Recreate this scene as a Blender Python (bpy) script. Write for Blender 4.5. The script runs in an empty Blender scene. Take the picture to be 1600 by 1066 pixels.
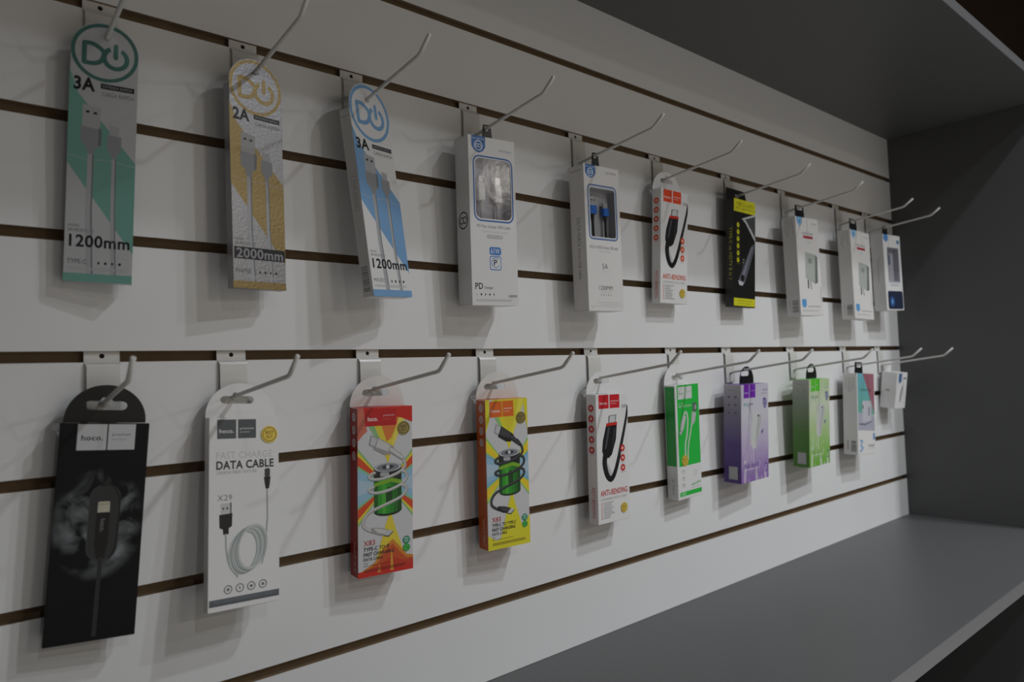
import bpy, bmesh, math, random
from mathutils import Matrix, Vector
from mathutils.geometry import tessellate_polygon

random.seed(4)
S = bpy.context.scene
COL = S.collection

# ------------------------------------------------------------------ camera
YAW, PITCH, ROLL = 0.703768528, 0.0441058653, -0.0346298415
FPX, DIST = 1093.475, 0.66955


def camera_axes():
    cy, sy, cp, sp = math.cos(YAW), math.sin(YAW), math.cos(PITCH), math.sin(PITCH)
    f = Vector((sy * cp, cy * cp, sp)); r = Vector((cy, -sy, 0)); u = r.cross(f)
    c, s = math.cos(ROLL), math.sin(ROLL)
    return c * r + s * u, -s * r + c * u, f


r_, u_, f_ = camera_axes()
cam_data = bpy.data.cameras.new('camera')
cam = bpy.data.objects.new('camera', cam_data); COL.objects.link(cam)
cam.matrix_world = Matrix(((r_.x, u_.x, -f_.x, 0), (r_.y, u_.y, -f_.y, -DIST), (r_.z, u_.z, -f_.z, 0), (0, 0, 0, 1)))
cam_data.sensor_width = 36.0
cam_data.lens = FPX * 36.0 / 1600.0
cam_data.clip_start = 0.02
cam_data.dof.use_dof = True
cam_data.dof.focus_distance = 0.82
cam_data.dof.aperture_fstop = 6.3
S.camera = cam

# ------------------------------------------------------------------ world, exposure
S.view_settings.view_transform = 'Standard'
S.view_settings.look = 'None'
S.view_settings.gamma = 1.0
S.view_settings.use_curve_mapping = False
S.view_settings.exposure = -0.13
W = bpy.data.worlds.new('shop_air'); S.world = W; W.use_nodes = True
W.node_tree.nodes['Background'].inputs[0].default_value = (0.9, 0.88, 0.85, 1)
W.node_tree.nodes['Background'].inputs[1].default_value = 0.04

ROOM_TOP = 1.50
# ceiling lamps of the shop, then added warm fills: x, y, power, tint
LAMPS_AND_FILL = [
    (1.95, -1.50, 13.0, (0.92, 0.96, 1.0)),
    (1.25, -1.62, 9.5, (0.92, 0.96, 1.0)),
    (2.20, -2.25, 19.0, (0.93, 0.965, 1.0)),
    (1.25, -1.12, 8.0, (0.92, 0.96, 1.0)),
    (2.90, -1.60, 3.0, (0.95, 0.975, 1.0)),
    (0.15, -2.50, 10.0, (0.93, 0.965, 1.0)),
    (1.80, -4.60, 20.0, (1.0, 0.94, 0.86)),  # from here on: added fill, lifts the shaded band under the top panel
    (3.60, -4.90, 30.0, (1.0, 0.94, 0.86)),
    (2.80, -6.40, 30.0, (1.0, 0.94, 0.86)),
]

Z0 = 0.02465          # height of the middle groove above the eye level
PITCHM = 0.1          # groove spacing
TOPZ, BOTZ, CORNER_X = 0.5232, -0.3632, 1.766
DEPTH = 0.322         # depth of the cabinet

# ------------------------------------------------------------------ materials
MATS = {}


def mat(name, col, rough=0.45, metal=0.0, spec=0.5, bump=0.0, bscale=400.0, wear=0.0, coat=0.0):
    if name in MATS:
        return MATS[name]
    m = bpy.data.materials.new(name); m.use_nodes = True
    nt = m.node_tree; b = nt.nodes['Principled BSDF']
    b.inputs['Base Color'].default_value = (*col, 1)
    b.inputs['Roughness'].default_value = rough
    b.inputs['Metallic'].default_value = metal
    b.inputs['Specular IOR Level'].default_value = spec
    b.inputs['Coat Weight'].default_value = coat
    tc = nt.nodes.new('ShaderNodeTexCoord')
    n = nt.nodes.new('ShaderNodeTexNoise'); n.inputs['Scale'].default_value = bscale; n.inputs['Detail'].default_value = 3
    nt.links.new(tc.outputs['Object'], n.inputs['Vector'])
    if bump:
        bp = nt.nodes.new('ShaderNodeBump'); bp.inputs['Strength'].default_value = bump; bp.inputs['Distance'].default_value = 0.001
        nt.links.new(n.outputs['Fac'], bp.inputs['Height']); nt.links.new(bp.outputs['Normal'], b.inputs['Normal'])
    if wear:
        mx = nt.nodes.new('ShaderNodeMix'); mx.data_type = 'RGBA'
        mx.inputs[6].default_value = (*[c * (1 - wear) for c in col], 1)
        mx.inputs[7].default_value = (*[min(1, c * (1 + wear)) for c in col], 1)
        nt.links.new(n.outputs['Fac'], mx.inputs[0]); nt.links.new(mx.outputs[2], b.inputs['Base Color'])
    MATS[name] = m
    return m


def srgb(r, g, b):
    f = lambda c: (c / 255 / 12.92) if c / 255 <= 0.04045 else ((c / 255 + 0.055) / 1.055) ** 2.4
    return (f(r), f(g), f(b))


def ink(r, g, b, rough=0.4):
    """a printing ink, given as the sRGB colour of the print"""
    return mat('ink_%d_%d_%d' % (r, g, b), srgb(r, g, b), rough)


def grad_mat(name, stops, swirl=None):
    """print that runs from one colour to another down the box (object z), stops = [(z, rgb)], with printed light swirls"""
    m = bpy.data.materials.new(name); m.use_nodes = True
    nt = m.node_tree; b = nt.nodes['Principled BSDF']; b.inputs['Roughness'].default_value = 0.35
    tc = nt.nodes.new('ShaderNodeTexCoord'); sp = nt.nodes.new('ShaderNodeSeparateXYZ')
    nt.links.new(tc.outputs['Object'], sp.inputs[0])
    zs = [s[0] for s in stops]; lo, hi = min(zs), max(zs)
    mr = nt.nodes.new('ShaderNodeMapRange'); mr.inputs[1].default_value = lo; mr.inputs[2].default_value = hi
    nt.links.new(sp.outputs['Z'], mr.inputs[0])
    cr = nt.nodes.new('ShaderNodeValToRGB'); nt.links.new(mr.outputs[0], cr.inputs[0])
    st = sorted(stops)
    el = cr.color_ramp.elements
    while len(el) < len(st): el.new(0.5)
    for e, (z, c) in zip(el, st):
        e.position = (z - lo) / (hi - lo); e.color = (*c, 1)
    out = cr.outputs[0]
    if swirl:
        mp = nt.nodes.new('ShaderNodeMapping'); mp.inputs['Rotation'].default_value = (0, math.radians(35), 0); mp.inputs['Scale'].default_value = (95, 20, 22)
        n = nt.nodes.new('ShaderNodeTexNoise'); n.inputs['Scale'].default_value = 1.0; n.inputs['Detail'].default_value = 2; n.inputs['Distortion'].default_value = 0.8
        nt.links.new(tc.outputs['Object'], mp.inputs[0]); nt.links.new(mp.outputs[0], n.inputs['Vector'])
        r2 = nt.nodes.new('ShaderNodeMapRange'); r2.inputs[1].default_value = 0.5; r2.inputs[2].default_value = 0.66
        nt.links.new(n.outputs['Fac'], r2.inputs[0])
        m2 = nt.nodes.new('ShaderNodeMath'); m2.operation = 'MULTIPLY'
        mz = nt.nodes.new('ShaderNodeMapRange'); mz.inputs[1].default_value = swirl[1]; mz.inputs[2].default_value = swirl[2]
        nt.links.new(sp.outputs['Z'], mz.inputs[0])
        nt.links.new(r2.outputs[0], m2.inputs[0]); nt.links.new(mz.outputs[0], m2.inputs[1])
        mx = nt.nodes.new('ShaderNodeMix'); mx.data_type = 'RGBA'; mx.inputs[7].default_value = (*swirl[0], 1)
        nt.links.new(m2.outputs[0], mx.inputs[0]); nt.links.new(out, mx.inputs[6]); out = mx.outputs[2]
    nt.links.new(out, b.inputs['Base Color'])
    return m


def smoke_mat():
    m = bpy.data.materials.new('black_card_with_smoke_print'); m.use_nodes = True
    nt = m.node_tree; b = nt.nodes['Principled BSDF']; b.inputs['Roughness'].default_value = 0.5
    b.inputs['Specular IOR Level'].default_value = 0.25
    tc = nt.nodes.new('ShaderNodeTexCoord')
    n = nt.nodes.new('ShaderNodeTexNoise'); n.inputs['Scale'].default_value = 45; n.inputs['Detail'].default_value = 5; n.inputs['Distortion'].default_value = 0.6
    nt.links.new(tc.outputs['Object'], n.inputs['Vector'])
    mp = nt.nodes.new('ShaderNodeMapping'); mp.vector_type = 'POINT'
    mp.inputs['Location'].default_value = (0, 0, 0.080 / 0.045); mp.inputs['Scale'].default_value = (1 / 0.034, 1.0, 1 / 0.045)
    g = nt.nodes.new('ShaderNodeTexGradient'); g.gradient_type = 'SPHERICAL'
    nt.links.new(tc.outputs['Object'], mp.inputs[0]); nt.links.new(mp.outputs[0], g.inputs[0])
    r = nt.nodes.new('ShaderNodeMapRange'); r.inputs[1].default_value = 0.43; r.inputs[2].default_value = 0.72
    nt.links.new(n.outputs['Fac'], r.inputs[0])
    g2 = nt.nodes.new('ShaderNodeMapRange'); g2.inputs[1].default_value = 0.0; g2.inputs[2].default_value = 0.35
    nt.links.new(g.outputs['Fac'], g2.inputs[0])
    mu = nt.nodes.new('ShaderNodeMath'); mu.operation = 'MULTIPLY'
    nt.links.new(r.outputs[0], mu.inputs[0]); nt.links.new(g2.outputs[0], mu.inputs[1])
    mx = nt.nodes.new('ShaderNodeMix'); mx.data_type = 'RGBA'
    mx.inputs[6].default_value = (0.006, 0.006, 0.007, 1); mx.inputs[7].default_value = (0.30, 0.33, 0.34, 1)
    nt.links.new(mu.outputs[0], mx.inputs[0]); nt.links.new(mx.outputs[2], b.inputs['Base Color'])
    return m


def clear_mat(name, rough=0.16, tint=(1, 1, 1), mixf=0.022):
    m = bpy.data.materials.new(name); m.use_nodes = True
    nt = m.node_tree; nt.nodes.remove(nt.nodes['Principled BSDF'])
    t = nt.nodes.new('ShaderNodeBsdfTransparent'); t.inputs[0].default_value = (*tint, 1)
    g = nt.nodes.new('ShaderNodeBsdfGlossy'); g.inputs['Roughness'].default_value = rough
    n = nt.nodes.new('ShaderNodeTexNoise'); n.inputs['Scale'].default_value = 60
    tc = nt.nodes.new('ShaderNodeTexCoord'); nt.links.new(tc.outputs['Object'], n.inputs['Vector'])
    bp = nt.nodes.new('ShaderNodeBump'); bp.inputs['Strength'].default_value = 0.2; bp.inputs['Distance'].default_value = 0.001
    nt.links.new(n.outputs['Fac'], bp.inputs['Height']); nt.links.new(bp.outputs['Normal'], g.inputs['Normal'])
    x = nt.nodes.new('ShaderNodeMixShader'); x.inputs[0].default_value = mixf
    nt.links.new(t.outputs[0], x.inputs[1]); nt.links.new(g.outputs[0], x.inputs[2])
    nt.links.new(x.outputs[0], nt.nodes['Material Output'].inputs[0])
    return m


WHITE_BOARD = mat('white_melamine_board', (0.80, 0.80, 0.80), 0.32, bump=0.02, bscale=900)
BROWN_MDF = mat('raw_brown_fibreboard', (0.215, 0.145, 0.082), 0.85, wear=0.2, bscale=60)
GREY_BOARD = mat('grey_laminate_board', (0.090, 0.090, 0.091), 0.42, bump=0.03, bscale=700, wear=0.06)
GREY_EDGE = mat('grey_edge_banding', (0.15, 0.15, 0.155), 0.35)
DARK_BOARD = mat('dark_plinth_board', (0.011, 0.011, 0.011), 0.6)
STEEL_WHITE = mat('cream_powder_coated_steel', (0.70, 0.69, 0.66), 0.28, spec=0.6)
ROD_STEEL = mat('pale_grey_coated_rod', (0.66, 0.65, 0.62), 0.35)
HOLE_SHADE = mat('painted_hole_shade', (0.01, 0.009, 0.008), 0.9)
CARD_WHITE = mat('glossy_white_card', (0.78, 0.775, 0.77), 0.33, spec=0.5)
CARD_CREAM = mat('matt_white_card', (0.76, 0.745, 0.73), 0.42)
PLASTIC_BLACK = mat('black_plastic', (0.010, 0.010, 0.011), 0.35)
GOLD = mat('gold_foil_sticker', (0.78, 0.58, 0.09), 0.35, metal=0.1)
FOIL_SILVER = mat('silver_foil_card', (0.33, 0.33, 0.345), 0.36, metal=0.8, bump=0.25, bscale=350)
FOIL_GOLD = mat('gold_foil_print', (0.30, 0.225, 0.105), 0.36, metal=0.75, bump=0.25, bscale=350)
FOIL_TEAL = mat('teal_foil_print', (0.16, 0.38, 0.34), 0.22, metal=0.6)
CLEAR = clear_mat('clear_window_film')

# ------------------------------------------------------------------ mesh helpers


def finish(name, bm, mats, parent=None, smooth=False, bevel=0.0):
    me = bpy.data.meshes.new(name); bm.to_mesh(me); bm.free()
    for m in (mats if isinstance(mats, (list, tuple)) else [mats]): me.materials.append(m)
    if smooth:
        for p in me.polygons: p.use_smooth = True
    o = bpy.data.objects.new(name, me); COL.objects.link(o)
    if parent: o.parent = parent
    if bevel:
        b = o.modifiers.new('bevel', 'BEVEL'); b.width = bevel; b.segments = 2; b.limit_method = 'ANGLE'; b.angle_limit = math.radians(50)
    return o


def add_box(bm, x0, x1, y0, y1, z0, z1, mi=0):
    v = [bm.verts.new(p) for p in ((x0, y0, z0), (x1, y0, z0), (x1, y1, z0), (x0, y1, z0), (x0, y0, z1), (x1, y0, z1), (x1, y1, z1), (x0, y1, z1))]
    fs = []
    for q in ((0, 3, 2, 1), (4, 5, 6, 7), (0, 1, 5, 4), (1, 2, 6, 5), (2, 3, 7, 6), (3, 0, 4, 7)):
        f = bm.faces.new([v[i] for i in q]); f.material_index = mi; fs.append(f)
    return fs


def add_tube(bm, pts, r, n=12, mi=0, caps=True, radii=None):
    pts = [Vector(p) for p in pts]
    rings = []
    for i, p in enumerate(pts):
        a = pts[i] - pts[i - 1] if i else pts[1] - pts[0]
        b = pts[i + 1] - pts[i] if i < len(pts) - 1 else a
        d = (a.normalized() + b.normalized()).normalized()
        side = d.cross(Vector((1, 0, 0)))
        if side.length < 0.2: side = d.cross(Vector((0, 1, 0)))
        side.normalize(); up = d.cross(side)
        k = 1 / max(0.5, math.cos(a.angle(b) / 2)) if a.length and b.length else 1
        rr = radii[i] if radii else r
        rings.append([bm.verts.new(p + (side * math.cos(t) + up * math.sin(t)) * rr) for t in [2 * math.pi * j / n for j in range(n)]])
    for a, b in zip(rings, rings[1:]):
        for j in range(n):
            f = bm.faces.new((a[j], a[(j + 1) % n], b[(j + 1) % n], b[j])); f.material_index = mi; f.smooth = True
    if caps:
        for rg in (rings[0], rings[-1]):
            f = bm.faces.new(rg); f.material_index = mi


def add_plate(bm, outer, holes, y0, y1, mi=0, edge=None):
    """flat sheet in the x-z plane with holes and real thickness"""
    edge = mi if edge is None else edge
    loops = [outer] + list(holes)
    flat = [p for l in loops for p in l]
    tris = tessellate_polygon([[Vector((x, z, 0)) for x, z in l] for l in loops])
    A = [bm.verts.new((x, y0, z)) for x, z in flat]; B = [bm.verts.new((x, y1, z)) for x, z in flat]
    for t in tris:
        for V in (A, B):
            try:
                f = bm.faces.new([V[i] for i in t]); f.material_index = mi
            except ValueError: pass
    k = 0
    for l in loops:
        n = len(l)
        for i in range(n):
            a, b = k + i, k + (i + 1) % n
            f = bm.faces.new((A[a], A[b], B[b], B[a])); f.material_index = edge
        k += n
    bmesh.ops.recalc_face_normals(bm, faces=bm.faces)


def rrect(cx, cz, w, h, r, n=6):
    pts = []
    for sx, sz, a0 in ((1, 1, 0), (-1, 1, 90), (-1, -1, 180), (1, -1, 270)):
        for i in range(n + 1):
            a = math.radians(a0 + 90 * i / n)
            pts.append((cx + sx * (w / 2 - r) + r * math.cos(a), cz + sz * (h / 2 - r) + r * math.sin(a)))
    return pts


def circle(cx, cz, r, n=24, sx=1.0):
    return [(cx + r * sx * math.cos(2 * math.pi * i / n), cz + r * math.sin(2 * math.pi * i / n)) for i in range(n)]


_text = {}


def text_mesh(s, bold):
    """outline of a word as (vertices, faces, bounding box), from the built-in lettering"""
    if 'M' in s or 'W' in s: bold = 0.0   # thickening breaks the narrow notches of M and W
    k = (s, bold)
    if k not in _text:
        c = bpy.data.curves.new('lettering', 'FONT'); c.body = s; c.offset = bold * (0.45 if len(s) > 6 else 0.75); c.space_character = 1.07; c.resolution_u = 3
        o = bpy.data.objects.new('lettering', c)
        me = bpy.data.meshes.new_from_object(o)
        vs = [(v.co.x, v.co.y) for v in me.vertices]; fs = [list(p.vertices) for p in me.polygons]
        bpy.data.objects.remove(o); bpy.data.curves.remove(c); bpy.data.meshes.remove(me)
        bb = (min(v[0] for v in vs), min(v[1] for v in vs), max(v[0] for v in vs), max(v[1] for v in vs))
        _text[k] = (vs, fs, bb)
    return _text[k]


class Print:
    """artwork printed on one face of a carton: u runs left to right, v from the top down, both 0..1"""

    def __init__(self, bm, mats, w, h, d, face='front'):
        self.bm, self.mats, self.w, self.h, self.d, self.face = bm, mats, w, h, d, face
        self.W = w if face in ('front', 'bottom') else d
        self.H = h if face != 'bottom' else d
        self.layer = 2

    def P(self, x, y):
        e = self.layer * 5e-6
        if self.face == 'front': return (x - self.w / 2, -e, -y)
        if self.face == 'left': return (-self.w / 2 - e, self.d - x, -y)
        return (x - self.w / 2, y, -self.h - e)

    def mi(self, m):
        if m not in self.mats: self.mats.append(m)
        return self.mats.index(m)

    def raw(self, pts, m):
        if len(pts) < 3: return
        vs = [self.bm.verts.new(self.P(x, y)) for x, y in pts]
        try:
            f = self.bm.faces.new(vs); f.material_index = self.mi(m)
        except ValueError: pass

    def metric(self, p): return (p[0] * self.W, p[1] * self.H)

    def clip(self, pts):
        for ax, lim, sg in ((0, 0, 1), (0, self.W, -1), (1, 0 if self.face != 'header' else -9, 1), (1, self.H, -1)):
            out = []
            for i in range(len(pts)):
                a, b = pts[i - 1], pts[i]
                ia, ib = (a[ax] - lim) * sg >= 0, (b[ax] - lim) * sg >= 0
                if ia != ib:
                    t = (lim - a[ax]) / (b[ax] - a[ax]); out.append((a[0] + t * (b[0] - a[0]), a[1] + t * (b[1] - a[1])))
                if ib: out.append(b)
            pts = out
            if not pts: return []
        return pts

    def poly(self, pts, m, clip=True):
        self.layer += 1
        q = [self.metric(p) for p in pts]
        self.raw(self.clip(q) if clip else q, m)

    def rect(self, u0, v0, u1, v1, m): self.poly([(u0, v0), (u1, v0), (u1, v1), (u0, v1)], m)

    def rrect(self, u0, v0, u1, v1, r, m):
        """rounded rectangle, r in widths"""
        self.layer += 1
        x0, y0 = self.metric((u0, v0)); x1, y1 = self.metric((u1, v1))
        self.raw(rrect((x0 + x1) / 2, (y0 + y1) / 2, x1 - x0, y1 - y0, r * self.W), m)

    def disc(self, u, v, r, m, sx=1.0, n=24):
        self.layer += 1
        x, y = self.metric((u, v)); self.raw(self.clip(circle(x, y, r * self.W, n, sx)), m)

    def ring(self, u, v, r, t, m, a0=0, a1=360, sx=1.0, sy=1.0, rot=0, n=36, newlayer=True):
        """ring or arc, r and t in widths"""
        if newlayer: self.layer += 1
        x, y = self.metric((u, v)); r *= self.W; t *= self.W
        c, s = math.cos(math.radians(rot)), math.sin(math.radians(rot))

        def q(rr, a):
            px, py = rr * sx * math.cos(a), -rr * sy * math.sin(a)
            return (x + px * c - py * s, y + px * s + py * c)
        for i in range(n):
            a, b = math.radians(a0 + (a1 - a0) * i / n), math.radians(a0 + (a1 - a0) * (i + 1) / n)
            self.raw([q(r - t / 2, a), q(r + t / 2, a), q(r + t / 2, b), q(r - t / 2, b)], m)

    def stroke(self, pts, t, m, caps=True, t1=None):
        """line of width t (in widths) through the points, optionally tapering to t1"""
        self.layer += 1
        q = [self.metric(p) for p in pts]; n = len(q)
        tt = [(t + ((t1 if t1 is not None else t) - t) * i / max(1, n - 1)) * self.W / 2 for i in range(n)]
        for i in range(n - 1):
            dx, dy = q[i + 1][0] - q[i][0], q[i + 1][1] - q[i][1]; L = math.hypot(dx, dy) or 1
            nx, ny = -dy / L, dx / L
            self.raw(self.clip([(q[i][0] + nx * tt[i], q[i][1] + ny * tt[i]), (q[i + 1][0] + nx * tt[i + 1], q[i + 1][1] + ny * tt[i + 1]),
                                (q[i + 1][0] - nx * tt[i + 1], q[i + 1][1] - ny * tt[i + 1]), (q[i][0] - nx * tt[i], q[i][1] - ny * tt[i])]), m)
        for i in range(n):
            if caps or 0 < i < n - 1:
                self.layer += 0.02
                self.raw(self.clip(circle(q[i][0], q[i][1], tt[i], 10)), m)

    def curve(self, pts, t, m, n=8, t1=None, caps=True):
        """smooth stroke through the points (Catmull-Rom)"""
        P = [pts[0]] + list(pts) + [pts[-1]]; out = []
        for i in range(1, len(P) - 2):
            for k in range(n):
                s = k / n
                out.append(tuple(0.5 * (2 * P[i][a] + (P[i + 1][a] - P[i - 1][a]) * s + (2 * P[i - 1][a] - 5 * P[i][a] + 4 * P[i + 1][a] - P[i + 2][a]) * s * s
                                        + (3 * P[i][a] - P[i - 1][a] - 3 * P[i + 1][a] + P[i + 2][a]) * s ** 3) for a in (0, 1)))
        out.append(tuple(pts[-1])); self.stroke(out, t, m, caps, t1)

    def text(self, s, u0, v0, u1, v1, m, bold=0.0, rot=0):
        """word fitted to the box; rot=90 reads top to bottom"""
        self.layer += 1
        vs, fs, (a, b, c, d) = text_mesh(s, bold)
        x0, y0 = self.metric((u0, v0)); x1, y1 = self.metric((u1, v1))
        k = self.mi(m); new = []
        for x, y in vs:
            s_, t_ = (x - a) / (c - a), 1 - (y - b) / (d - b)
            if rot: s_, t_ = 1 - t_, s_
            new.append(self.bm.verts.new(self.P(x0 + s_ * (x1 - x0), y0 + t_ * (y1 - y0))))
        for f in fs:
            try:
                g = self.bm.faces.new([new[i] for i in f]); g.material_index = k
            except ValueError: pass

    def lines(self, u0, v0, u1, v1, n, m, fill=0.45, ragged=0.15):
        """small print too fine to read"""
        for i in range(n):
            v = v0 + (v1 - v0) * i / n
            self.rect(u0, v, u1 - ragged * random.random() * (u1 - u0), v + (v1 - v0) / n * fill, m)

    def barcode(self, u0, v0, u1, v1, m, n=16, across=True):
        x = 0.0
        while x < 1:
            t = random.choice((0.015, 0.03, 0.045))
            if across: self.rect(u0, v0 + (v1 - v0) * x, u1, v0 + (v1 - v0) * min(1, x + t), m); self.layer -= 1
            else: self.rect(u0 + (u1 - u0) * x, v0, u0 + (u1 - u0) * min(1, x + t), v1, m); self.layer -= 1
            x += t + random.choice((0.02, 0.035))
        self.layer += 1

    def fade(self, u0, v0, u1, v1, ca, cb, n=10, vertical=True):
        """printed colour blend in n flat bands"""
        for i in range(n):
            t = i / (n - 1); c = [round(a + (b - a) * t) for a, b in zip(ca, cb)]
            if vertical: self.rect(u0, v0 + (v1 - v0) * i / n, u1, v0 + (v1 - v0) * (i + 1) / n, ink(*c))
            else: self.rect(u0 + (u1 - u0) * i / n, v0, u0 + (u1 - u0) * (i + 1) / n, v1, ink(*c))
            self.layer -= 1
        self.layer += 1


def thing(name, label, cat, group=None, M=None):
    o = bpy.data.objects.new(name, None); COL.objects.link(o); o.empty_display_size = 0.02
    o['label'] = label; o['category'] = cat
    if group: o['group'] = group
    if M is not None: o.matrix_world = M
    return o


# ------------------------------------------------------------------ slat wall
GROOVE = 0.0094
bm = bmesh.new()
X0, X1 = -0.10, CORNER_X
edges = [BOTZ]
for k in range(-3, 5):
    z = Z0 + PITCHM * k; edges += [z - GROOVE / 2, z + GROOVE / 2]
edges.append(TOPZ)
for a, b in zip(edges[0::2], edges[1::2]):
    for f in add_box(bm, X0, X1, 0.0, 0.0042, a, b, 0):
        if abs(f.normal.z) > 0 or True:
            pass
    # the T-shaped hollow behind each groove: the board keeps its brown core
    add_box(bm, X0, X1, 0.0042, 0.0092, a + (0.004 if a != edges[0] else 0), b - (0.0015 if b != edges[-1] else 0), 1)
add_box(bm, X0, X1, 0.0092, 0.018, BOTZ, TOPZ, 1)
bm.normal_update()
for f in bm.faces:
    if abs(f.normal.z) > 0.5: f.material_index = 1
wall_back = finish('wall_back', bm, [WHITE_BOARD, BROWN_MDF]); wall_back['kind'] = 'structure'

# ------------------------------------------------------------------ cabinet round it
T = 0.0185
cab = thing('display_cabinet', 'grey laminate shop cabinet framing the white slatted wall', 'cabinet')
cab.location = (CORNER_X / 2, -DEPTH / 2, -1.25)
bpy.context.view_layer.update()


def cab_part(name, x0, x1, y0, y1, z0, z1, m=GREY_BOARD, bev=0.0006):
    ox, oy, oz = cab.location
    bm = bmesh.new(); add_box(bm, x0 - ox, x1 - ox, y0 - oy, y1 - oy, z0 - oz, z1 - oz)
    return finish(name, bm, m, cab, bevel=bev)


cab_part('top_panel', X0 - T, CORNER_X + T, -DEPTH, 0.018, TOPZ, TOPZ + T)
cab_part('shelf_panel', X0, CORNER_X, -DEPTH, 0.018, BOTZ - 0.021, BOTZ - 0.0004)
cab_part('side_panel', CORNER_X + 0.0003, CORNER_X + T, -DEPTH, 0.018, -1.25, TOPZ - 0.0002)
cab_part('side_panel', X0 - T, X0 - 0.0003, -DEPTH, 0.018, -1.25, TOPZ - 0.0002)
cab_part('back_panel', X0, CORNER_X, 0.0, 0.018, -1.25, BOTZ - 0.0215, DARK_BOARD)
cab_part('base_shelf', X0, CORNER_X, -DEPTH + 0.02, -0.0005, -1.18, -1.16)
e1 = cab_part('edge_strip', X0 - T, CORNER_X + T, -DEPTH - 0.0008, -DEPTH - 0.0001, TOPZ + 0.0005, TOPZ + T - 0.0005, GREY_EDGE, 0)
e1['label'] = 'paler front edge of the top panel'
cab_part('edge_strip', X0, CORNER_X, -DEPTH - 0.0008, -DEPTH - 0.0001, BOTZ - 0.0205, BOTZ - 0.001, GREY_EDGE, 0)

# ------------------------------------------------------------------ the room round the cabinet
ROOM = dict(x0=-2.2, x1=5.2, y0=-7.4, y1=0.05, z0=-1.25, z1=ROOM_TOP)
room_wall = mat('warm_plaster', (0.70, 0.66, 0.60), 0.9, wear=0.05, bscale=3)
room_dark = mat('dark_brown_wood_cladding', (0.035, 0.02, 0.012), 0.6, wear=0.4, bscale=8)
room_floor = mat('grey_floor_tile', (0.50, 0.48, 0.45), 0.35, wear=0.08, bscale=5)


def shell(name, *b, m=room_wall):
    bm = bmesh.new(); add_box(bm, *b); o = finish(name, bm, m); o['kind'] = 'structure'; return o


R = ROOM
shell('floor', R['x0'], R['x1'], R['y0'], R['y1'] + 0.1, R['z0'] - 0.05, R['z0'], m=room_floor)
shell('ceiling', R['x0'], R['x1'], R['y0'], R['y1'] + 0.1, R['z1'], R['z1'] + 0.05, m=room_dark)
shell('wall_left', R['x0'] - 0.05, R['x0'], R['y0'], R['y1'] + 0.1, R['z0'], R['z1'])
shell('wall_right', R['x1'], R['x1'] + 0.05, R['y0'], R['y1'] + 0.1, R['z0'], R['z1'], m=room_dark)
shell('wall_front', R['x0'], R['x1'], R['y0'] - 0.05, R['y0'], R['z0'], R['z1'])
shell('wall_rear', R['x0'], R['x1'], R['y1'], R['y1'] + 0.1, R['z0'], R['z1'], m=room_dark)

# ceiling lamps and the added fill row (each with its own light just under its diffuser)
lamp_white = mat('lamp_housing_white', (0.8, 0.8, 0.8), 0.5)
for x, y, p, c in LAMPS_AND_FILL:
    bm = bmesh.new(); add_tube(bm, [(0, 0, 0.0), (0, 0, -0.02)], 0.11, 24)
    o = thing('ceiling_lamp_or_fill', 'round flush lamp on the shop ceiling, far warm ones added as fill', 'lamp', 'round ceiling lamps'); o.location = (x, y, ROOM_TOP - 0.001)
    h = finish('housing', bm, lamp_white, o)
    ld = bpy.data.lights.new('lamp_light', 'AREA'); ld.shape = 'DISK'; ld.size = 0.075; ld.energy = p; ld.color = c
    ld.spread = math.radians(130 if y > -3 else 175)
    lo = bpy.data.objects.new('lamp_light', ld); COL.objects.link(lo); lo.parent = o; lo.location = (0, 0, -0.024)

# ------------------------------------------------------------------ display hooks
HX = {'T': [0.1185, 0.240, 0.356, 0.513, 0.700, 0.875, 1.071, 1.260, 1.483, 1.626],
      'B': [0.1175, 0.224, 0.367, 0.5265, 0.714, 0.894, 1.047, 1.262, 1.481, 1.651]}
ROW_Z = {'T': Z0 + 0.3, 'B': Z0}
SKEW = {('B', 0): -0.0075}
ROD_R = 0.0019


def rod_points(row, i):
    s = SKEW.get((row, i), 0.0)
    bend, tip = (-0.0255, -0.0135) if row == 'T' else (-0.0215, -0.0068)
    return [(0, -0.004, -0.0385), (0, -0.010, -0.0375), (s, -0.1290, bend - 0.0005), (s * 1.03, -0.1330, bend + 0.0012), (s * 1.08, -0.1480, tip)]


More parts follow.
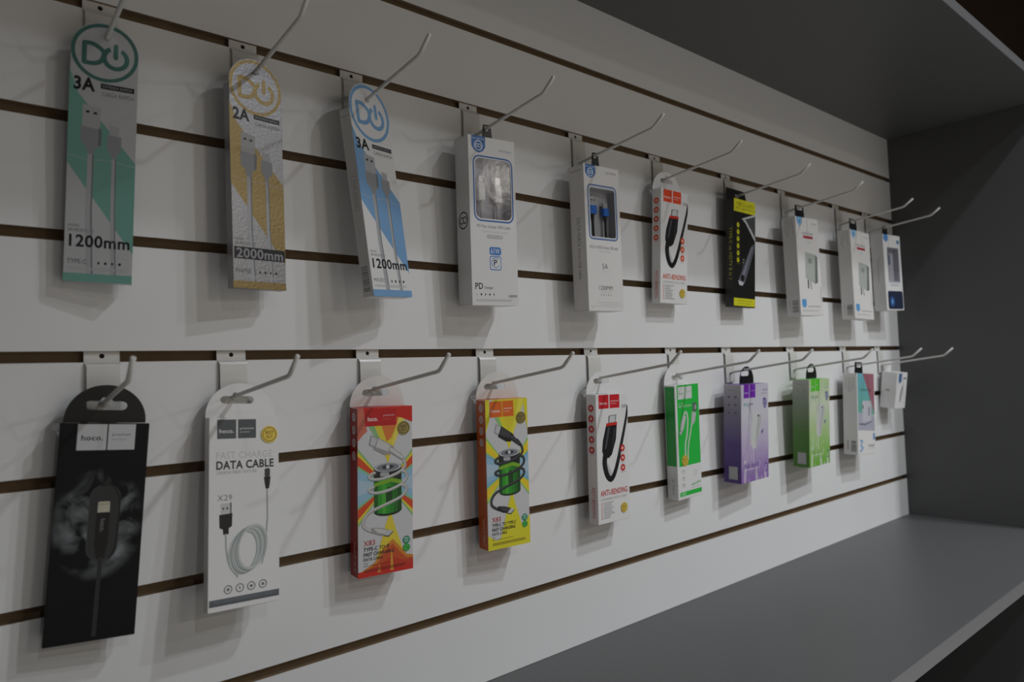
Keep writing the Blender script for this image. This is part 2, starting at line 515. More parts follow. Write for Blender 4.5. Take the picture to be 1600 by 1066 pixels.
def make_hook(label, row, i):
    o = thing('display_hook', label, 'hook', 'hooks on the upper groove' if row == 'T' else 'hooks on the middle groove')
    o.location = (HX[row][i], 0, ROW_Z[row])
    # mounting plate: a lip tucked into the groove, shoulders, then the face plate standing off the board
    bm = bmesh.new()
    outer = [(-0.0133, 0.0085), (0.0133, 0.0085), (0.0133, -0.0042), (-0.0133, -0.0042)]
    add_plate(bm, outer, [circle(0, 0.0006, 0.0021, 12)], 0.0030, 0.0042)
    prof = [(0.0032, -0.0040), (0.0012, -0.0046), (-0.0022, -0.0060), (-0.0032, -0.0085), (-0.0036, -0.016), (-0.0036, -0.055)]
    for (ya, za), (yb, zb) in zip(prof, prof[1:]):
        wa = 0.0133 if za > -0.007 else 0.0123; wb = 0.0133 if zb > -0.007 else 0.0123
        va = [bm.verts.new(p) for p in ((-wa, ya, za), (wa, ya, za), (wb, yb, zb), (-wb, yb, zb))]
        vb = [bm.verts.new((v.co.x, v.co.y + 0.0012, v.co.z + (0.0006 if za > -0.008 else 0))) for v in va]
        bm.faces.new(va); bm.faces.new(vb[::-1])
        for a in range(4): bm.faces.new((va[a], va[(a + 1) % 4], vb[(a + 1) % 4], vb[a]))
    # two weld dimples
    for dx in (-0.003, 0.004):
        bmesh.ops.create_uvsphere(bm, u_segments=10, v_segments=6, radius=0.0016, matrix=Matrix.Translation((dx, -0.0034, -0.0325)) @ Matrix.Diagonal((1, 0.6, 1.6, 1)))
    bmesh.ops.recalc_face_normals(bm, faces=bm.faces)
    finish('mounting_plate', bm, STEEL_WHITE, o)
    bm = bmesh.new()
    # black disc behind the screw hole, painted in place of its shade
    add_tube(bm, [(0, 0.0043, 0.0006), (0, 0.0047, 0.0006)], 0.0021, 12)
    finish('screw_hole_shade', bm, HOLE_SHADE, o)
    bm = bmesh.new(); add_tube(bm, rod_points(row, i), ROD_R, 14)
    add_tube(bm, [(0, -0.0030, -0.0385), (0, -0.0052, -0.0385)], 0.0030, 14)
    rd = finish('rod', bm, ROD_STEEL, o)
    p = rod_points(row, i)[-1]; q = rod_points(row, i)[-2]
    d = (Vector(p) - Vector(q)).normalized()
    bm = bmesh.new(); add_tube(bm, [Vector(p) - d * 0.0008, Vector(p) + d * 0.0004, Vector(p) + d * 0.0010], 0.0020, 14, radii=[0.00198, 0.00198, 0.0012])
    finish('rod_tip', bm, STEEL_WHITE, rd)
    return o


HOOK_HOLDS = {
    'T': ['long white hook holding the teal and silver cable box', 'long white hook holding the gold foil cable box', 'long white hook holding the light blue cable box',
          'long white hook above the white window box marked 61W', 'long white hook above the white window box marked 5A', 'long white hook holding the upper white and red anti-bending cable box',
          'long white hook holding the black and yellow adapter box', 'long white hook holding the white charger box next to the black and yellow box',
          'long white hook holding the white charger box beside the dark blue bottomed one', 'long white hook nearest the grey side panel on the upper row'],
    'B': ['long white hook holding the black smoke-printed cable pack', 'long white hook holding the white data cable box with the slate bar', 'long white hook holding the red rainbow battery cable box',
          'long white hook holding the yellow and orange battery cable box', 'long white hook holding the lower white and red anti-bending cable box', 'long white hook holding the green and white cable box',
          'long white hook holding the purple charger box', 'long white hook holding the light green charger box', 'long white hook holding the teal and pink printed box',
          'long white hook over the small square white box by the side panel']}
for row in 'TB':
    for i in range(10): make_hook(HOOK_HOLDS[row][i], row, i)

# ------------------------------------------------------------------ cartons
# x, y, z of the top middle of the front face; yaw, lean, roll; width, height, depth
POSE = {
    'T1': (0.1169, -0.0255, 0.2745, -0.2026, 0.0290, 0.0363, 0.0486, 0.1899, 0.0127),
    'T2': (0.2396, -0.0296, 0.2731, 0.1377, -0.0023, -0.0055, 0.0523, 0.1886, 0.0105),
    'T3': (0.3584, -0.0305, 0.2743, 0.3314, -0.0885, -0.0544, 0.0607, 0.1933, 0.0143),
    'T4': (0.5090, -0.0453, 0.2731, -0.0664, 0.0373, -0.0204, 0.0657, 0.1951, 0.0285),
    'T5': (0.6968, -0.0450, 0.2707, -0.0324, 0.0146, -0.0178, 0.0664, 0.1938, 0.0277),
    'T6': (0.8747, -0.0326, 0.2660, 0.0065, 0.0603, 0.0019, 0.0675, 0.1714, 0.0160),
    'T7': (1.0703, -0.0323, 0.2771, 0.0201, 0.0501, 0.0074, 0.0682, 0.1816, 0.0159),
    'T8': (1.2597, -0.0438, 0.2673, 0.0148, 0.0032, -0.0290, 0.0879, 0.1821, 0.0261),
    'T9': (1.4836, -0.0438, 0.2651, 0.0164, -0.0095, 0.0112, 0.0923, 0.1819, 0.0259),
    'T10': (1.6279, -0.0493, 0.2710, -0.0260, 0.0050, -0.0276, 0.0852, 0.1652, 0.0260),
    'B1': (0.1158, -0.0232, -0.0302, -0.0511, 0.0052, 0.0746, 0.0630, 0.1708, 0.0064),
    'B2': (0.2275, -0.0208, -0.0328, 0.0464, -0.0899, 0.0551, 0.0638, 0.1664, 0.0100),
    'B3': (0.3678, -0.0304, -0.0316, -0.0766, 0.0223, 0.0121, 0.0616, 0.1704, 0.0190),
    'B4': (0.5291, -0.0321, -0.0317, -0.0759, 0.0209, -0.0022, 0.0606, 0.1733, 0.0192),
    'B5': (0.7170, -0.0295, -0.0345, 0.0263, 0.0123, 0.0071, 0.0660, 0.1715, 0.0167),
    'B6': (0.8908, -0.0266, -0.0283, 0.0277, 0.0285, -0.0265, 0.0624, 0.1717, 0.0193),
    'B7': (1.0554, -0.0432, -0.0340, 0.0745, 0.0453, 0.0006, 0.0954, 0.1592, 0.0306),
    'B8': (1.2659, -0.0490, -0.0325, 0.0744, 0.0418, 0.0020, 0.0921, 0.1586, 0.0302),
    'B9': (1.4791, -0.0415, -0.0283, 0.0117, 0.0148, 0.0481, 0.0839, 0.1635, 0.0282),
    'B10': (1.6597, -0.0444, -0.0313, -0.0464, 0.1214, 0.0226, 0.0501, 0.0800, 0.0323),
}


class Carton:
    def __init__(self, key, name, label, cat, base, side=None, window=None, top=None, bottom=None, group=None):
        x, y, z, ya, pi, ro, w, h, d = POSE[key]
        self.key, self.w, self.h, self.d = key, w, h, d
        M = Matrix.Translation((x, y, z)) @ Matrix.Rotation(ya, 4, 'Z') @ Matrix.Rotation(pi, 4, 'X') @ Matrix.Rotation(ro, 4, 'Y')
        self.M = M
        self.root = thing(name, label, cat, group, M)
        self.bm = bm = bmesh.new()
        self.mats = [base]
        self.base = base
        b = 0.0004
        if window is None:
            fs = add_box(bm, -w / 2, w / 2, 0, d, -h, 0)
            fs = [f for f in fs]
            order = ('bottom', 'top', 'front', 'right', 'back', 'left')
            for f, o in zip(fs, order):
                m = {'left': side, 'right': side, 'top': top, 'bottom': bottom, 'back': base}.get(o)
                if m is not None: f.material_index = self.mi(m)
            bmesh.ops.bevel(bm, geom=list(bm.edges), offset=b, segments=1, affect='EDGES')
        else:
            u0, v0, u1, v1, r = window
            hole = rrect((u0 + u1) / 2 * w - w / 2, -(v0 + v1) / 2 * h, (u1 - u0) * w, (v1 - v0) * h, r * w)
            outer = [(-w / 2, 0), (w / 2, 0), (w / 2, -h), (-w / 2, -h)]
            add_plate(bm, outer, [hole], 0.0, 0.0005)
            for bx in ((-w / 2, -w / 2 + 0.0005, 0.0005, d, -h, 0), (w / 2 - 0.0005, w / 2, 0.0005, d, -h, 0), (-w / 2, w / 2, 0.0005, d, -0.0005, 0),
                       (-w / 2, w / 2, 0.0005, d, -h, -h + 0.0005), (-w / 2, w / 2, d - 0.0005, d, -h, 0)):
                add_box(bm, *bx, 0 if side is None else self.mi(side))
        self.front = Print(bm, self.mats, w, h, d, 'front')
        self.left = Print(bm, self.mats, w, h, d, 'left')
        self.under = Print(bm, self.mats, w, h, d, 'bottom')

    def mi(self, m):
        if m not in self.mats: self.mats.append(m)
        return self.mats.index(m)

    def rod_at(self, depth):
        """where the hook's rod passes the sheet that lies `depth` behind the front, in the carton's own axes (x, z)"""
        row, i = self.key[0], int(self.key[1:]) - 1
        o = Vector((HX[row][i], 0, ROW_Z[row])); pts = rod_points(row, i)
        a, b = o + Vector(pts[1]), o + Vector(pts[2]); Mi = self.M.inverted()
        a, b = Mi @ a, Mi @ b
        t = (depth - a.y) / (b.y - a.y); p = a.lerp(b, t)
        return p.x, p.z

    def part(self, name, bm, mats, label=None, bevel=0, smooth=False, parent=None):
        o = finish(name, bm, mats, parent or self.root, smooth, bevel)
        if label: o['label'] = label
        return o

    def tab(self, m, kind='arch', depth=None, w=None, h=None, slot=(0.031, 0.0102), label=None, x=0.0, tabt=0.0007):
        """hang tab with the slot that the rod runs through"""
        depth = self.d if depth is None else depth
        rx, rz = self.rod_at(depth); w = w or self.w
        top = rz + ROD_R + 0.0006; sw, sh = slot
        h = h or top + 0.008
        h = max(h, top + 0.0018)
        if kind == 'arch':
            z1 = max(0.002, h - w / 2)
            rr = h - z1
            outer = [(x - w / 2, 0.0004)] + [(x + w / 2 * math.cos(a), z1 + rr * math.sin(a)) for a in [math.pi - math.pi * k / 28 for k in range(29)]] + [(x + w / 2, 0.0004)]
        elif kind == 'flap':
            outer = [(x - w / 2, 0.0004), (x - w / 2 + 0.001, h), (x + w / 2 - 0.010, h), (x + w / 2, 0.0004)]
        else:
            outer = [(x - w / 2, 0.0004)] + [(x - w / 2 + 0.002, h - 0.001), (x - w / 2 + 0.003, h), (x + w / 2 - 0.003, h), (x + w / 2 - 0.002, h - 0.001)] + [(x + w / 2, 0.0004)]
        cx = rx * 0.85
        # euro slot: a wide slot with a round rise in its middle
        hz = top - sh; r = sh * 0.36
        if kind == 'arch' and sw > 0.022:
            hole = [(cx - sw / 2, hz + r), (cx - sw / 2 + r * 0.3, hz + r * 0.3), (cx - sw / 2 + r, hz), (cx + sw / 2 - r, hz), (cx + sw / 2 - r * 0.3, hz + r * 0.3), (cx + sw / 2, hz + r), (cx + sw / 2 - r * 0.3, hz + sh * 0.60), (cx + sw / 2 - r, hz + sh * 0.70)]
            hole += [(cx + 0.0050, hz + sh * 0.70), (cx + 0.0030, top), (cx - 0.0030, top), (cx - 0.0050, hz + sh * 0.70)]
            hole += [(cx - sw / 2 + r, hz + sh * 0.70), (cx - sw / 2 + r * 0.3, hz + sh * 0.60)]
        else:
            hole = rrect(cx, (hz + top) / 2, sw, sh, min(sh, sw) * 0.35, 4)
        bm = bmesh.new(); add_plate(bm, outer, [hole], depth - tabt, depth)
        return self.part('hang_tab', bm, m, label)

    def done(self): return self.part('carton', self.bm, self.mats)


def hoco_squares(A, m, boxes=((0.07, 0.40), (0.42, 0.75)), v0=0.0, v1=0.11, ink_t=None, word2='premium'):
    t = ink_t or ink(235, 232, 230)
    for i, (a, b) in enumerate(boxes):
        A.rect(a, v0, b, v1, m)
        dv = v1 - v0
        if i == 0: A.text('hoco.', a + 0.12 * (b - a), v0 + dv * 0.50, b - 0.12 * (b - a), v0 + dv * 0.70, t, 0.02)
        else:
            A.text(word2, a + 0.12 * (b - a), v0 + dv * 0.42, b - 0.12 * (b - a), v0 + dv * 0.56, t, 0.01)
            A.text('product', a + 0.12 * (b - a), v0 + dv * 0.62, b - 0.35 * (b - a), v0 + dv * 0.72, t)


def seal(c, u, v, r, base=GOLD, dark=None):
    """round foil sticker on the front"""
    x, z = u * c.w - c.w / 2, -v * c.h
    bm = bmesh.new(); mats = [base]
    n = 36
    add_plate(bm, [(x + r * c.w * (1 if k % 2 else 0.94) * math.cos(2 * math.pi * k / n), z + r * c.w * (1 if k % 2 else 0.94) * math.sin(2 * math.pi * k / n)) for k in range(n)], [], -0.0009, -0.0001)
    A = Print(bm, mats, c.w, c.h, c.d); A.layer = 184
    k = dark or ink(120, 86, 10)
    A.ring(u, v, r * 0.78, r * 0.08, k); A.text('BEST', u - r * 0.5, v - r * 0.42 * c.w / c.h, u + r * 0.5, v - r * 0.02 * c.w / c.h, k, 0.02)
    A.text('BUY', u - r * 0.36, v + r * 0.1 * c.w / c.h, u + r * 0.36, v + r * 0.45 * c.w / c.h, k, 0.02)
    c.part('seal_sticker', bm, mats, 'round gold seal sticker')


def do_logo(A, u, y, r, m, t=0.16):
    """letter D run into a power sign; centre u, y metres below the top edge, radius in widths"""
    v = y / A.H
    asp = A.W / A.H
    # D
    x0, x1 = u - 0.66 * r, u - 0.05 * r
    hh = 0.36 * r * asp
    A.stroke([(x0, v - hh), (x0, v + hh)], t * r, m)
    A.curve([(x0, v - hh), (x0 + 0.28 * r, v - hh), (x1 - 0.02 * r, v - hh * 0.45), (x1, v + hh * 0.1), (x1 - 0.1 * r, v + hh * 0.7), (x0 + 0.28 * r, v + hh), (x0, v + hh)], t * r, m)
    # power sign
    A.ring(u + 0.34 * r, v + 0.06 * r * asp, 0.37 * r, t * r, m, 118, 422)
    A.stroke([(u + 0.34 * r, v - 0.42 * r * asp), (u + 0.34 * r, v + 0.02 * r * asp)], t * r, m)


def cable_box_tall(key, label, band, card, amp, length, plug_word, foil=None, dark_len=False, side_word=None, drop=0.0):
    """slim box with a round head: three of them differ only in colour and wording"""
    c = Carton(key, 'cable_box', label, 'cable box', card, side=None, bottom=None, group='tall round-headed cable boxes')
    w, h, A = c.w, c.h, c.front
    blk, gry, pale = ink(22, 22, 26), ink(120, 122, 126), ink(188, 190, 194)
    # printed diagonal band and foot
    A.poly([(0, 0.09), (0.13, 0.19), (1, 0.47), (1, 0.87), (0.02, 0.5), (0, 0.49)][0:6], band)
    A.poly([(0, 0.965), (1, 0.965), (1, 1), (0, 1)], band)
    c.under.poly([(0, 0), (1, 0), (1, 0.25), (0, 0.25)], band)
    A.text(amp, 0.06, 0.118 + drop, 0.37, 0.178 + drop, blk, 0.045)
    A.rect(0.45, 0.135 + drop, 0.95, 0.158 + drop, blk); A.text('ENTRADA RAPIDA', 0.48, 0.141 + drop, 0.92, 0.152 + drop, pale)
    A.text('CARGA RAPIDA', 0.47, 0.172 + drop, 0.95, 0.190 + drop, gry, 0.02)
    A.curve([(0.0, 0.46), (0.3, 0.475), (0.6, 0.47), (1, 0.485)], 0.008, pale)
    metal, metal2, body = ink(176, 177, 180), ink(120, 121, 124), ink(150, 151, 155)
    # big plug and its cable
    A.poly([(0.20, 0.235), (0.46, 0.245), (0.46, 0.36), (0.20, 0.35)], metal)
    A.rect(0.25, 0.262, 0.30, 0.272, blk); A.rect(0.36, 0.265, 0.41, 0.275, blk)
    A.poly([(0.18, 0.33), (0.49, 0.34), (0.48, 0.41), (0.40, 0.425), (0.385, 0.455), (0.29, 0.455), (0.27, 0.42), (0.19, 0.40)], body)
    A.poly([(0.44, 0.33), (0.49, 0.34), (0.48, 0.41), (0.44, 0.41)], metal2)
    A.stroke([(0.335, 0.45), (0.33, 0.70), (0.37, 0.965)], 0.085, metal, False); A.stroke([(0.372, 0.45), (0.368, 0.70), (0.408, 0.965)], 0.022, metal2, False)
    # small plug and its cable
    A.poly([(0.60, 0.315), (0.74, 0.32), (0.74, 0.36), (0.60, 0.36)], metal)
    A.poly([(0.57, 0.355), (0.78, 0.36), (0.78, 0.42), (0.72, 0.44), (0.71, 0.465), (0.64, 0.465), (0.63, 0.44), (0.57, 0.42)], body)
    A.stroke([(0.675, 0.46), (0.68, 0.70), (0.72, 0.965)], 0.065, metal, False); A.stroke([(0.703, 0.46), (0.708, 0.70), (0.748, 0.965)], 0.018, metal2, False)
    A.text('MODEL:', 0.05, 0.757, 0.22, 0.768, gry); A.text('SM-MICRO0127', 0.05, 0.775, 0.42, 0.789, gry)
    if dark_len:
        A.rect(0.03, 0.80, 0.99, 0.858, blk); A.text(length, 0.07, 0.805, 0.95, 0.853, ink(150, 150, 156), 0.03)
    else:
        A.text(length, 0.07, 0.80, 0.95, 0.853, blk, 0.03)
    A.text(plug_word, 0.05, 0.905, 0.33, 0.925, gry, 0.02)
    for k, u in enumerate((0.50, 0.60, 0.70, 0.81)): A.disc(u, 0.918, 0.026, blk, 0.6 + 0.2 * (k % 2), 6)
    A.lines(0.05, 0.94, 0.9, 0.955, 2, pale)
    # rounded head with ring and sign
    bm = bmesh.new(); mats = [card]
    rx, rz = c.rod_at(0.0)
    n = 30; R_ = w / 2
    outer = [(-R_, -0.0002)] + [(-R_ * math.cos(math.pi * k / n), (R_ + 0.0008) * math.sin(math.pi * k / n)) for k in range(1, n)] + [(R_, -0.0002)]
    add_plate(bm, outer, [circle(rx, rz - 0.0006, 0.0030, 14)], 0.0, 0.0006)
    H = Print(bm, mats, w, h, c.d); H.layer = 4
    ring_m = foil or band
    clip = H.clip; H.clip = lambda p: p
    H.ring(0.5, 0.0, 0.468, 0.06, ring_m); do_logo(H, 0.5, 0.002, 0.46, ring_m)
    c.part('round_head', bm, mats)
    L = c.left
    if side_word:
        L.rrect(0.28, 0.36, 0.74, 0.55, 0.2, pale); L.rrect(0.31, 0.364, 0.71, 0.546, 0.18, card)
        L.text(side_word, 0.42, 0.38, 0.60, 0.53, gry, 0.02, rot=90)
        L.barcode(0.15, 0.84, 0.75, 0.97, gry)
        L.rect(0.2, 0.04, 0.95, 0.045, pale)
    c.done()
    return c


# --- three tall boxes
teal = mat('teal_print', srgb(118, 170, 158), 0.35)
cable_box_tall('T1', 'silver cable box with teal diagonal band and round head, far left', teal, mat('pearl_card', (0.60, 0.61, 0.63), 0.3, metal=0.2), '3A', '1200mm', 'TYPE-C', FOIL_TEAL)
cable_box_tall('T2', 'silver foil cable box with gold band reading 2000mm', FOIL_GOLD, FOIL_SILVER, '2A', '2000mm', 'IPHONE', FOIL_GOLD, True)
blue = mat('sky_blue_print', srgb(126, 168, 210), 0.35)
cable_box_tall('T3', 'white cable box with light blue diagonal band, hanging askew', blue, CARD_WHITE, '3A', '1200mm', 'MICRO', None, False, 'TYPE: MICRO', 0.036)


# --- window boxes
def window_tray(c, win, colour, connectors, film=True):
    u0, v0, u1, v1, r = win
    x0, x1, z0, z1 = u0 * c.w - c.w / 2, u1 * c.w - c.w / 2, -v1 * c.h, -v0 * c.h
    bm = bmesh.new(); dp = 0.011
    hole = rrect((x0 + x1) / 2, (z0 + z1) / 2, x1 - x0 - 0.0002, z1 - z0 - 0.0002, r * c.w)
    front = [bm.verts.new((x, 0.0006, z)) for x, z in hole]
    inner = rrect((x0 + x1) / 2, (z0 + z1) / 2, x1 - x0 - 0.003, z1 - z0 - 0.003, r * c.w * 0.8)
    back = [bm.verts.new((x, dp, z)) for x, z in inner]
    n = len(front)
    for k in range(n): bm.faces.new((front[k], front[(k + 1) % n], back[(k + 1) % n], back[k]))
    bm.faces.new(back)
    c.part('inner_tray', bm, colour)
    for (u, vt, kind) in connectors:
        x = u * c.w - c.w / 2; zt = -vt * c.h
        shell_m, body_m, cord_m = kind[1], kind[2], kind[3]
        root = bpy.data.objects.new('cable_plug', None); COL.objects.link(root); root.parent = c.root; root.location = (x, 0.0062, zt)
        sw, sl, bw, bl = kind[0]
        bm = bmesh.new(); add_box(bm, -sw / 2, sw / 2, -0.0016, 0.0016, -sl, 0); finish('metal_shell', bm, shell_m, root, bevel=0.0005)
        if sw > 0.008:
            bm = bmesh.new()
            for dx in (-0.25, 0.25): add_box(bm, dx * sw - 0.0009, dx * sw + 0.0009, -0.00175, -0.0015, -sl * 0.5, -sl * 0.5 + 0.002)
            finish('shell_slot', bm, PLASTIC_BLACK, root)
        bm = bmesh.new(); add_box(bm, -bw / 2, bw / 2, -0.0031, 0.0031, -sl - bl, -sl); finish('grip', bm, body_m, root, bevel=0.0013)
        bm = bmesh.new(); L = z0 - zt + 0.0012
        add_tube(bm, [(0, 0, -sl - bl + 0.0005), (0, 0, -sl - bl - 0.007), (0, 0, -sl - bl - 0.0072), (0, 0, L)], 0.0019, 10, radii=[0.0029, 0.0022, 0.0018, 0.0018])
        finish('cord', bm, cord_m, root)
    if film:
        bm = bmesh.new(); add_box(bm, x0 - 0.001, x1 + 0.001, 0.00055, 0.0007, z0 - 0.001, z1 + 0.001)
        c.part('clear_window', bm, CLEAR)


def ds_shield(A, u0, u1, v1, m, word=True):
    """blue shield with a ringed double loop, hanging from the top edge"""
    um = (u0 + u1) / 2; r = (u1 - u0) / 2
    asp = A.W / A.H
    A.poly([(u0, 0), (u1, 0), (u1, v1 * 0.62), (u1 - r * 0.35, v1 * 0.86), (um, v1), (u0 + r * 0.35, v1 * 0.86), (u0, v1 * 0.62)], m)
    wh = ink(225, 230, 238)
    if word: A.text('DATOS OK', u0 + 0.1 * r, v1 * 0.1, u1 - 0.1 * r, v1 * 0.22, wh)
    cv = v1 * 0.56
    A.ring(um, cv, r * 0.56, r * 0.12, wh)
    A.ring(um - r * 0.2, cv, r * 0.2, r * 0.1, wh, n=16); A.ring(um + r * 0.2, cv, r * 0.2, r * 0.1, wh, n=16)


steel_m = mat('plug_steel', (0.55, 0.55, 0.56), 0.3, metal=0.8)
white_pl = mat('white_plastic', (0.72, 0.72, 0.73), 0.35)
blue_al = mat('blue_anodised_grip', (0.03, 0.17, 0.62), 0.3, metal=0.3)
cord_wh = mat('silver_white_cord', (0.55, 0.55, 0.56), 0.5)
tray_m = mat('lilac_grey_tray', (0.40, 0.39, 0.44), 0.5)
royal = ink(38, 104, 178)

win4 = (0.13, 0.128, 0.90, 0.485, 0.11)
c = Carton('T4', 'cable_box', 'white window box with two white plugs, marked 61W PD', 'cable box', CARD_WHITE, window=win4)
A = c.front; dk, gr, pl = ink(25, 25, 28), ink(110, 112, 118), ink(190, 190, 194)
ds_shield(A, 0.07, 0.36, 0.10, royal)
A.text('DK-Mag021', 0.66, 0.062, 0.93, 0.078, ink(120, 130, 170), 0.01)


def ring_frame(A, u0, v0, u1, v1, r, t, m):
    """rounded frame line round a window, t and r in widths"""
    A.layer += 1
    x0, y0 = A.metric((u0, v0)); x1, y1 = A.metric((u1, v1)); t *= A.W
    o = rrect((x0 + x1) / 2, (y0 + y1) / 2, x1 - x0, y1 - y0, r * A.W); i = rrect((x0 + x1) / 2, (y0 + y1) / 2, x1 - x0 - 2 * t, y1 - y0 - 2 * t, r * A.W - t)
    for k in range(len(o)):
        A.raw([o[k], o[(k + 1) % len(o)], i[(k + 1) % len(o)], i[k]], m)


ring_frame(A, 0.085, 0.112, 0.945, 0.503, 0.14, 0.028, royal)
A.text('PD Fast charge USB Cable', 0.14, 0.522, 0.86, 0.545, gr, 0.01)
A.text('Soporta carga rapida', 0.25, 0.555, 0.80, 0.570, pl); A.rrect(0.34, 0.580, 0.69, 0.603, 0.03, pl); A.text('cable de carga', 0.38, 0.585, 0.65, 0.598, CARD_WHITE)
A.rrect(0.39, 0.652, 0.64, 0.700, 0.04, ink(58, 122, 196)); A.text('61W', 0.42, 0.660, 0.61, 0.692, ink(235, 238, 242), 0.03)
A.rrect(0.39, 0.706, 0.64, 0.790, 0.04, ink(58, 122, 196)); A.rrect(0.405, 0.7115, 0.625, 0.7845, 0.03, CARD_WHITE)
A.ring(0.515, 0.745, 0.085, 0.012, ink(58, 122, 196), 40, 330); A.text('P', 0.475, 0.727, 0.55, 0.762, ink(40, 60, 100), 0.03)
A.text('PD', 0.07, 0.868, 0.23, 0.905, dk, 0.02); A.text('Charger', 0.26, 0.888, 0.45, 0.907, dk, 0.01)
for k, u in enumerate((0.10, 0.19, 0.28, 0.37, 0.46)): A.disc(u, 0.936, 0.022, dk if k else pl, 0.5 + 0.25 * (k % 2), 5 + k % 3)
A.text('1000MM', 0.78, 0.936, 0.97, 0.953, gr, 0.01); A.lines(0.08, 0.965, 0.92, 0.98, 2, pl)
L = c.left
L.ring(0.5, 0.495, 0.33, 0.055, dk); L.ring(0.38, 0.495, 0.13, 0.05, dk, n=16); L.ring(0.62, 0.495, 0.13, 0.05, dk, n=16)
window_tray(c, win4, tray_m, [(0.30, 0.225, ((0.0066, 0.008, 0.0095, 0.021), white_pl, white_pl, cord_wh)), (0.66, 0.225, ((0.0080, 0.009, 0.0100, 0.021), steel_m, white_pl, cord_wh))])
c.tab(PLASTIC_BLACK, 'block', depth=c.d * 0.5, w=0.015, h=0.001, slot=(0.0055, 0.006), x=0.0035)
c.done()

win5 = (0.145, 0.155, 0.86, 0.492, 0.05)
c = Carton('T5', 'cable_box', 'white window box with two blue-gripped plugs, marked 5A', 'cable box', CARD_CREAM, window=win5)
A = c.front
ds_shield(A, 0.05, 0.33, 0.092, royal)
A.text('DK-MD0304', 0.62, 0.030, 0.93, 0.046, gr, 0.01)
ring_frame(A, 0.085, 0.132, 0.915, 0.512, 0.10, 0.024, ink(52, 92, 150)); ring_frame(A, 0.115, 0.144, 0.885, 0.502, 0.07, 0.012, ink(120, 160, 210))
A.text('DELTA FORCE Series USB cable', 0.09, 0.553, 0.90, 0.573, gr, 0.01); A.text('Cable de datos', 0.35, 0.583, 0.68, 0.596, pl)
A.text('5A', 0.42, 0.675, 0.58, 0.712, gr, 0.01); A.rect(0.38, 0.728, 0.62, 0.7295, pl)
A.text('1200MM', 0.31, 0.828, 0.69, 0.857, ink(60, 60, 64), 0.02); A.rect(0.34, 0.868, 0.66, 0.871, pl)
for k, u in enumerate((0.36, 0.43, 0.50, 0.57, 0.64)): A.disc(u, 0.890, 0.017, gr, 0.5 + 0.25 * (k % 2), 5 + k % 3)
A.rect(0.24, 0.940, 0.92, 0.9425, pl); A.rect(0.34, 0.953, 0.94, 0.9555, pl); A.rect(0.05, 0.967, 0.94, 0.9695, pl); A.disc(0.1, 0.98, 0.012, gr, 1, 3)
c.left.text('DELTA FORCE Series USB cable', 0.42, 0.36, 0.62, 0.78, gr, 0.01, rot=90); c.left.text('SK-MD0304', 0.1, 0.03, 0.8, 0.042, gr)
window_tray(c, win5, mat('grey_tray', (0.36, 0.36, 0.38), 0.5), [(0.30, 0.208, ((0.0100, 0.012, 0.0125, 0.012), steel_m, blue_al, PLASTIC_BLACK)), (0.66, 0.245, ((0.0078, 0.007, 0.0105, 0.011), steel_m, blue_al, PLASTIC_BLACK))])
c.tab(PLASTIC_BLACK, 'block', depth=c.d * 0.5, w=0.015, h=0.001, slot=(0.0055, 0.006), x=0.0035)
c.done()


